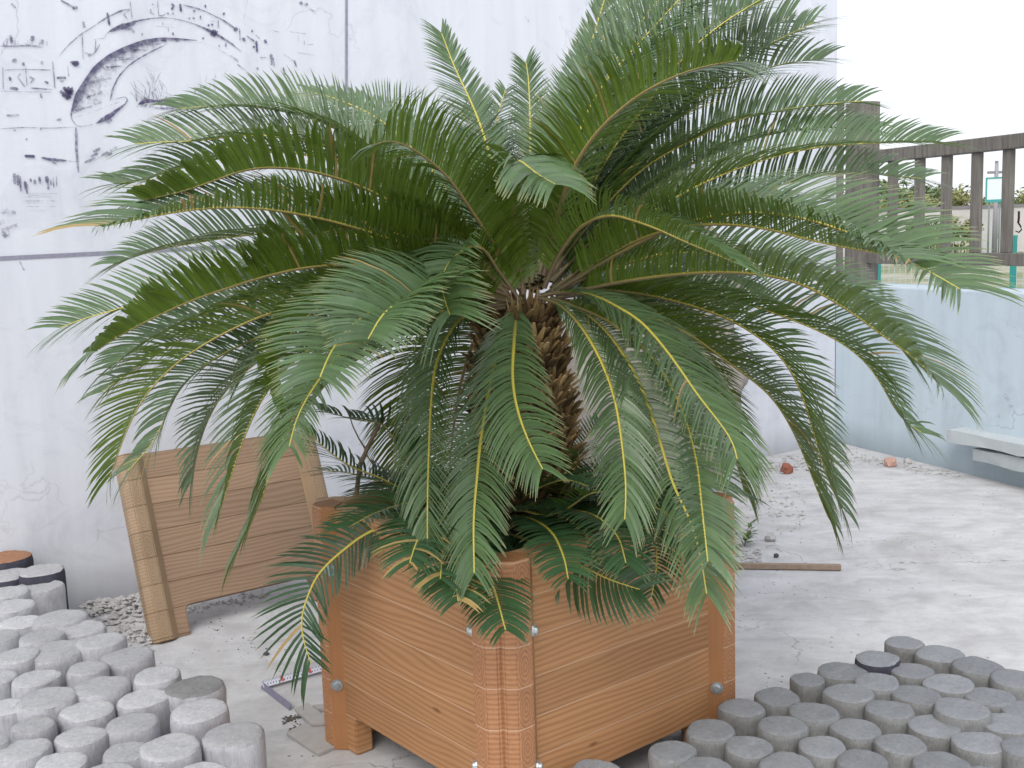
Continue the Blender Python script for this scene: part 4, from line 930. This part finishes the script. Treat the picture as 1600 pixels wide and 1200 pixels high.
# ================================================================== rock behind the planter
def rock():
    base = at_z(1018, 786); base[2] = 0
    ro = empty("standing_rock", tuple(base)); tag(ro, "tall pitted grey brown standing rock behind the cycad", "rock")
    bm = bmesh.new(); bmesh.ops.create_icosphere(bm, subdivisions=6, radius=1)
    from mathutils import noise as mn
    dep = np.dot(base - CAM, CW); sc_ = dep / F_PX; H = 548 * sc_
    for v in bm.verts:
        c = v.co.copy(); z = (c.z + 1) / 2
        wide = np.interp(z, [0, .15, .35, .5, .62, .8, 1], [.80, .90, 1.0, .86, .95, .55, .22]) * .46
        xo = np.interp(z, [0, .3, .6, .8, 1], [0, -.03, .05, .03, .0])
        n1 = mn.fractal(c * 1.7 + Vector((3, 1, 5)), 1.0, 2.0, 5); n2 = mn.noise(c * 5.5)
        cav = max(0, mn.noise(c * 2.9 + Vector((7, 3, 1))) - .10) * 1.15
        k = 1 + .30 * n1 + .10 * n2 - cav
        cr_ = math.sqrt(max(1 - c.z ** 2, 0)); f = wide * min(1, cr_ * 2.0) / max(cr_, .05)
        v.co = Vector((c.x * f * k + xo, c.y * f * k * .36, z * H + .05 * n1))
    me = bpy.data.meshes.new("stone"); bm.to_mesh(me); bm.free(); me.polygons.foreach_set('use_smooth', [True] * len(me.polygons))
    link("stone", me, [MROCK], ro)
rock()

# ================================================================== things on the yard floor
def chip(name, px, py, size, mat, label, cat="stone", group=None, seed=0):
    P = at_z(px, py); bm = bmesh.new(); bmesh.ops.create_icosphere(bm, subdivisions=2, radius=1); rr = random.Random(seed)
    for v in bm.verts: v.co *= rr.uniform(.72, 1.15); v.co = Vector((v.co.x * size[0], v.co.y * size[1], max(v.co.z, -.6) * size[2] + .6 * size[2]))
    me = bpy.data.meshes.new(name); bm.to_mesh(me); bm.free(); o = link(name, me, [mat]); o.location = (P[0], P[1], .0); o.rotation_euler = (0, 0, rr.uniform(0, 6)); return tag(o, label, cat, group)
chip("brick_chip", 1229, 739, (.045, .04, .038), MBRICK, "red brick lump on the yard in front of the white wall", "brick", seed=1)
chip("brick_chip", 1391, 729, (.045, .035, .035), MPINK, "pale pinkish brick lump at the foot of the blue wall", "brick", seed=2)
chip("stone", 1203, 845, (.03, .026, .026), MGRAV, "whitish stone lying right of the small weed", seed=3)
chip("stone", 1213, 871, (.012, .012, .012), simple("dark_pebble", (.08, .08, .09)), "small dark pebble just above the wooden stick", seed=4)
chip("stone", 1418, 724, (.03, .025, .02), MGRAV, "grey stone by the foot of the blue wall, right of the pinkish lump", seed=6)
chip("stone", 416, 1023, (.014, .01, .006), simple("dark_crumb", (.1, .09, .11)), "dark crumb on the bare ground between tan panel and tape", seed=5)
# gravel and rubble heaps: nobody could count the grains
def gravel(name, spots, label, mat, seed):
    rr = random.Random(seed); mbx = MB()
    for px0, py0, px1, py1, n, s0, s1, hump in spots:
        for _ in range(n):
            u = rr.random(); v = max(-1, min(1, rr.gauss(0, .5))); P = at_z(px0 + (px1 - px0) * u, py0 + (py1 - py0) * u + v * hump); s = rr.uniform(s0, s1) * (1 if rr.random() < .85 else 1.6)
            bm_v = []; hz_ = max(0, (1 - abs(v)) * .03 * rr.random()) if s0 >= .005 else 0
            for a in [(1,0,0),(-1,0,0),(0,1,0),(0,-1,0),(0,0,1),(0,0,-.4)]: bm_v.append((P[0] + a[0]*s*rr.uniform(.7,1.1) + a[1]*s*rr.uniform(-.2,.2), P[1] + a[1]*s*rr.uniform(.6,1.2), max(-.005, a[2]*s*rr.uniform(.4,.75) + s * .3 + hz_)))
            mbx.add(bm_v, [(0,2,4),(2,1,4),(1,3,4),(3,0,4),(2,0,5),(1,2,5),(3,1,5),(0,3,5)])
    o = mbx.build(name, mat); tag(o, label, "gravel", kind="stuff"); return o
gravel("gravel", [(128, 955, 235, 945, 420, .006, .016, 26), (180, 985, 240, 1000, 120, .005, .012, 18), (290, 955, 420, 928, 90, .004, .009, 8)], "pale gravel heaped at the foot of the white wall under the tan panel", MGRAV, 1)
gravel("rubble", [(1150, 735, 1340, 716, 260, .004, .018, 14), (1340, 715, 1500, 745, 120, .004, .012, 8), (1150, 780, 1260, 800, 160, .003, .010, 50), (1145, 868, 1190, 872, 90, .004, .014, 12)], "grey rubble crumbs scattered below the walls behind the planter", MGRAV, 2)
# wooden stick
A_, B_ = at_z(1120, 883, .015), at_z(1314, 886, .015)
d = B_ - A_; L = np.linalg.norm(d); mb = MB(); mb.box((-.06, -.012, -.011), (L, .012, .011))
o = mb.build("wooden_stick", MSTICK, None, tuple(A_), (0, 0, math.atan2(d[1], d[0])), .002); tag(o, "thin squared wooden stick lying on the yard right of the planter", "stick")
# little weed
def weed(px, py, label, h=.11, n=60, seed=1, spread=.07):
    rr = random.Random(seed); P = at_z(px, py); w = empty("weed", tuple(P)); tag(w, label, "weed"); mbx = MB(); stems = MB()
    for s in range(9):
        a = rr.uniform(0, 6.28); e = np.array([math.cos(a) * spread * rr.uniform(.3, 1), math.sin(a) * spread * rr.uniform(.3, 1), h * rr.uniform(.4, 1)]); stems.tube([np.zeros(3), e * .5 + np.array([0, 0, .02]), e], [.0016, .0012, .0008], 5)
        for i in range(n // 9):
            c = e * rr.uniform(.3, 1.05); b = rr.uniform(0, 6.28); dd = np.array([math.cos(b), math.sin(b), rr.uniform(-.1, .7)]); dd /= np.linalg.norm(dd); t = np.cross(dd, [0, 0, 1]); l = rr.uniform(.02, .048)
            mbx.add([c, c + dd * l * .5 + t * l * .25, c + dd * l, c + dd * l * .5 - t * l * .25], [(0, 1, 2, 3)])
    mbx.build("foliage", simple("weed_green", (.09, .17, .05), .6, .3, 0, .4, 90), w); stems.build("stem", MSTEM, w)
weed(1163, 853, "small green weed sprouting from the rubble right of the planter")
# folded steel tape
tp = empty("measuring_tape", tuple(at_z(407, 1072))); tag(tp, "bent white steel measuring tape with red marks lying on the yard left of the planter", "tape measure")
tl = lambda px, py, z=.004: at_z(px, py, z) - np.array(tp.location)
a0, a1 = tl(408, 1064, .022), tl(512, 1036, .022); b0, b1 = tl(412, 1074, .012), tl(514, 1045, .012)
MTAPE = simple("tape_white", (.66, .68, .76), .4, .4, 0, .08, 80); MTB = simple("tape_black", (.02, .02, .03), .5); MTR = simple("tape_red", (.55, .08, .09), .5); MTG = simple("tape_back", (.20, .19, .26), .45, .4, 0, .2, 60)
mb = MB()
a00, b00, a11, b11 = a0, b0, a1, b1; nrm = np.cross(a11 - a00, b00 - a00); nrm /= np.linalg.norm(nrm); nrm *= -1 if nrm[2] < 0 else 1
mb.add([b00, b11, a11, a00, b00 - nrm * .002, b11 - nrm * .002, a11 - nrm * .002, a00 - nrm * .002], [(0, 1, 2, 3), (7, 6, 5, 4), (0, 4, 5, 1), (1, 5, 6, 2), (2, 6, 7, 3), (3, 7, 4, 0)]); mb.build("blade", MTAPE, tp)
tk = MB(); rd = MB(); bk = MB(); Lc = np.linalg.norm(a11 - a00); nt_ = int(Lc / .005)
P_ = lambda u, v: a00 + (a11 - a00) * u + ((b00 - a00) * (1 - u) + (b11 - a11) * u) * v + nrm * .0012
for i in range(nt_):
    u = (i + .5) * .005 / Lc; l = .30 if i % 2 else .42; hw_ = .0007 / Lc
    tk.add([P_(u - hw_, 0.02), P_(u + hw_, .02), P_(u + hw_, l), P_(u - hw_, l)], [(3, 2, 1, 0)])
    if i % 20 in (13, 14): rd.add([P_(u - .0024 / Lc, .1), P_(u + .0024 / Lc, .1), P_(u + .0024 / Lc, .9), P_(u - .0024 / Lc, .9)], [(3, 2, 1, 0)])
    elif i % 2 == 1: tk.add([P_(u - .0013 / Lc, .55), P_(u + .0013 / Lc, .55), P_(u + .0013 / Lc, .82), P_(u - .0013 / Lc, .82)], [(3, 2, 1, 0)])
tk.build("graduation_marks", MTB, tp); rd.build("red_marks", MTR, tp)
c0, c1, c2 = tl(408, 1072, .010), tl(452, 1106, .010), tl(462, 1111, .008)
mb = MB(); up = np.array([0, 0, .016]); side = np.array([.007, .006, 0])
mb.add([c0 - up * .4, c1 - up * .4, c1 + up * .6 + side, c0 + up * .6 + side, c0 - up * .4 - side * .2, c1 - up * .4 - side * .2, c1 + up * .6 + side * .8, c0 + up * .6 + side * .8], [(0, 1, 2, 3), (7, 6, 5, 4), (3, 2, 6, 7), (0, 4, 5, 1), (1, 5, 6, 2), (0, 3, 7, 4)]); mb.build("folded_blade", MTG, tp)
# thin slab pieces
def slab(pts, th, label, lift=0, seed=0):
    W = [at_z(x, y, lift + th) for x, y in pts]; c = sum(W) / len(W); mbx = MB(); poly = [(p[0] - c[0], p[1] - c[1]) for p in W]
    ar = sum(poly[i][0] * poly[(i+1) % len(poly)][1] - poly[(i+1) % len(poly)][0] * poly[i][1] for i in range(len(poly)))
    if ar < 0: poly = poly[::-1]
    mbx.prism(poly, 0, th); o = mbx.build("slab_piece", MSLAB, None, (c[0], c[1], lift), None, .002); tag(o, label, "slab"); return o
MSLAB = simple("thin_grey_slab", (.40, .385, .37), .85, .2, 0, .2, 45, .2)
slab([(447, 1144), (497, 1177), (524, 1165), (500, 1118), (478, 1128)], .012, "broken thin grey slab tucked against the planter's left foot")
slab([(460, 1106), (481, 1097), (512, 1121), (508, 1128), (486, 1129)], .012, "narrow thin slab strip lying across the end of the tape", .0125)
slab([(488, 1101), (515, 1098), (515, 1106), (496, 1108)], .012, "small slab corner poking out beside the planter above the strip")
# dirt by the slabs
gravel("dirt_crumbs", [(440, 1128, 472, 1118, 90, .002, .005, 5), (450, 1136, 505, 1142, 50, .0015, .005, 10), (300, 965, 420, 1015, 40, .0015, .004, 30)], "dark crumbs of dirt strewn beside the planter's left foot", simple("dark_dirt", (.10, .09, .08)), 5)

# ================================================================== beyond the railing
def tree(px, ybase, ytop, dep, label, cols, seed, wide=1.0):
    rr = random.Random(seed); B = at_depth(px, ybase, dep); B[2] = 0; T = at_depth(px, ytop, dep); H = T[2]
    t = empty("leafy_tree", (B[0], B[1], 0)); tag(t, label, "tree", "trees beyond the railing")
    tr = MB(); tr.tube([(0, 0, 0), (.05, 0, H * .3), (-.03, .04, H * .6), (0, 0, H * .85)], [H * .025, H * .02, H * .014, H * .006], 7)
    for k in range(7):
        a = rr.uniform(0, 6.28); z = H * rr.uniform(.25, .6); tr.tube([(0, 0, z), (math.cos(a) * H * .16 * wide, math.sin(a) * H * .16, z + H * .12), (math.cos(a) * H * .3 * wide, math.sin(a) * H * .3, z + H * .22)], [H * .012, H * .008, H * .003], 5)
    tr.build("trunk", MSTEM, t); cw = MB()
    cl_ = [(rr.uniform(-.38, .38) * H * wide, rr.uniform(-.35, .35) * H, H * rr.uniform(.28, .86), H * rr.uniform(.10, .2)) for _ in range(24)]
    for cx, cy, cz, r_ in cl_:
        for _ in range(85):
            v = np.array([rr.gauss(0, 1), rr.gauss(0, 1), rr.gauss(0, 1)]); v /= np.linalg.norm(v); p = np.array([cx, cy, cz]) + v * r_ * rr.uniform(.5, 1.05); p[2] = min(p[2], H * 1.0)
            d = np.array([rr.gauss(0, 1), rr.gauss(0, 1), rr.gauss(0, .6)]); d /= np.linalg.norm(d); q = np.cross(d, v); l = H * rr.uniform(.03, .055)
            cw.add([p - d * l, p + q * l * .5, p + d * l, p - q * l * .5], [(0, 1, 2, 3)])
    cw.build("crown", simple("tree_leaf_%d" % seed, cols, .7, .25, 0, .55, .9), t)
GY = (.27, .29, .12); GG = (.17, .23, .11)
for i, (px, yb, yt, dep, c, lab) in enumerate([
    (1385, 335, 270, 58, GG, "dark green tree showing between the thick post and first baluster"), (1412, 345, 296, 50, GY, "small yellowish bush between the first two balusters"),
    (1458, 340, 283, 55, GG, "rounded green tree between the second and third baluster"), (1503, 340, 286, 52, GY, "yellow green tree between the third and fourth baluster"),
    (1543, 345, 300, 60, GG, "green tree behind the white billboard on its pole"), (1606, 345, 292, 52, GY, "yellow green tree at the right picture edge behind the railing"),
    (1490, 385, 335, 34, GY, "scrubby thin bush low behind the fourth baluster"), (1440, 380, 338, 36, GG, "scrubby bush low behind the second baluster")]):
    tree(px, yb, yt, dep, lab, c, 100 + i, 1.25)
MFIELD = NT("grass_field"); _v = MFIELD.coord(); _c = MFIELD.ramp(MFIELD.noise(_v, .25, 6, .7), [(.35, (.10, .17, .06)), (.5, (.30, .30, .20)), (.65, (.46, .44, .38))]); MFIELD = MFIELD.base(_c, .95, .1)
f0 = at_depth(1420, 400, 24); f1 = at_depth(1700, 400, 24)
mb = MB(); mb.add([(0.5, 20, .004), (90, 12, .004), (140, 160, .004), (-20, 160, .004)], [(0, 1, 2, 3)]); tag(mb.build("field", MFIELD), kind="structure")
# pale boundary wall
bwa, bwb = at_depth(1340, 335, 46), at_depth(1720, 326, 46)
d = bwb - bwa; L = math.hypot(d[0], d[1]); hz = at_depth(1500, 322, 46)[2]
bw_ = empty("boundary_wall", (bwa[0], bwa[1], 0), (0, 0, math.atan2(d[1], d[0]))); tag(bw_, "pale long boundary wall with a dark coping beyond the railing", "wall")
mb = MB(); mb.box((-6, -.1, 0), (L + 6, .1, hz - .12)); mb.build("wall_body", simple("pale_render", (.55, .53, .52), .9, .1, 0, .15, 1.2), bw_)
mb = MB(); mb.box((-6, -.14, hz - .12), (L + 6, .14, hz)); mb.build("coping", simple("dark_coping", (.22, .21, .23), .8), bw_)
# pole with billboard and lamp box
pb = at_depth(1555, 345, 44); pz = at_depth(1555, 256, 44)[2]
po = empty("utility_pole", (pb[0], pb[1], 0)); tag(po, "tall thin grey utility pole with a crossbar behind the railing", "pole")
mb = MB(); mb.tube([(0, 0, 0), (0, 0, pz)], [.11, .07], 10); mb.build("shaft", simple("pole_grey", (.33, .33, .36)), po)
mb = MB(); mb.box((-.35, -.05, pz - .4), (.35, .05, pz - .3)); mb.box((-.05, -.05, pz), (.05, .05, pz + .1)); mb.build("crossbar", simple("pole_grey_dark", (.25, .25, .28)), po)
sb = at_depth(1553, 345, 42); s0 = at_depth(1545, 312, 42); s1 = at_depth(1563, 279, 42)
so = empty("billboard", (sb[0], sb[1], 0), (0, 0, -.5)); tag(so, "small white billboard with teal edges on legs beside the pole", "billboard")
hw2 = abs(s1[0] - s0[0]) / 2 + .03
mb = MB(); mb.box((-hw2, -.05, s0[2]), (hw2, .05, s1[2])); mb.build("board", simple("board_white", (.72, .82, .85)), so)
mb = MB(); mb.box((-hw2 - .06, -.07, s0[2] - .12), (hw2 + .06, .07, s0[2])); mb.box((-hw2 - .06, -.07, s1[2]), (hw2 + .06, .07, s1[2] + .05)); mb.box((-hw2 - .06, -.07, s0[2]), (-hw2, .07, s1[2])); mb.build("frame", simple("board_teal", (.07, .33, .32)), so)
mb = MB(); [mb.tube([(x, 0, 0), (x, 0, s0[2] - .1)], .035, 8) for x in (-hw2 * .7, hw2 * .7)]; mb.build("leg", simple("board_leg", (.2, .25, .25)), so)
# teal framed wire mesh fence
fA, fB = at_depth(1330, 430, 11.0), at_depth(1760, 430, 9.0); d = fB - fA; d[2] = 0; L = np.linalg.norm(d); fz = at_depth(1585, 372, 9.9)[2]
fe = empty("wire_mesh_fence", (fA[0], fA[1], 0), (0, 0, math.atan2(d[1], d[0]))); tag(fe, "pale wire mesh fence with teal posts just beyond the blue wall", "fence")
mb = MB()
for i in range(int(L / .06)): mb.box((i * .06, -.0018, 0), (i * .06 + .0035, .0018, fz))
for i in range(int(fz / .15)): mb.box((0, .002, i * .15), (L, .0055, i * .15 + .0035))
mb.build("wire_mesh", simple("mesh_green", (.42, .55, .52), .5), fe)
MTEAL = simple("teal_paint", (.02, .26, .22), .45, .4, 0, .1, 20)
t0 = np.dot(on_plane(1583, 430, fA, np.array([-d[1], d[0], 0]) / L) - fA, d / L)
for k in (-1, 0, 1):
    x = t0 + k * 1.35
    mb = MB(); mb.box((x - .022, -.024, 0), (x + .022, .024, fz + .03)); mb.build("post", MTEAL, fe, bevel=.004)
# rusty hook hanging on the far side of the rail
hk = empty("rusty_hook", tuple(on_plane(1593, 340, RO - BN * .12, BN))); tag(hk, "rusty hook hanging behind the railing at the right picture edge", "hook")
hp = lambda l: [on_plane(x, y, RO - BN * .12, BN) - np.array(hk.location) for x, y in l]
MRUST = simple("rust", (.07, .035, .03), .8, .2, 0, .4, 60)
mb = MB(); mb.tube(hp([(1592, 330), (1592, 340), (1591, 348)]), .006, 8); mb.build("shank", MRUST, hk)
mb = MB(); mb.tube(hp([(1591, 348), (1595, 354), (1596, 359), (1592, 363), (1587, 361)]), [.005, .0045, .004, .004, .003], 8); mb.build("bend", MRUST, hk)
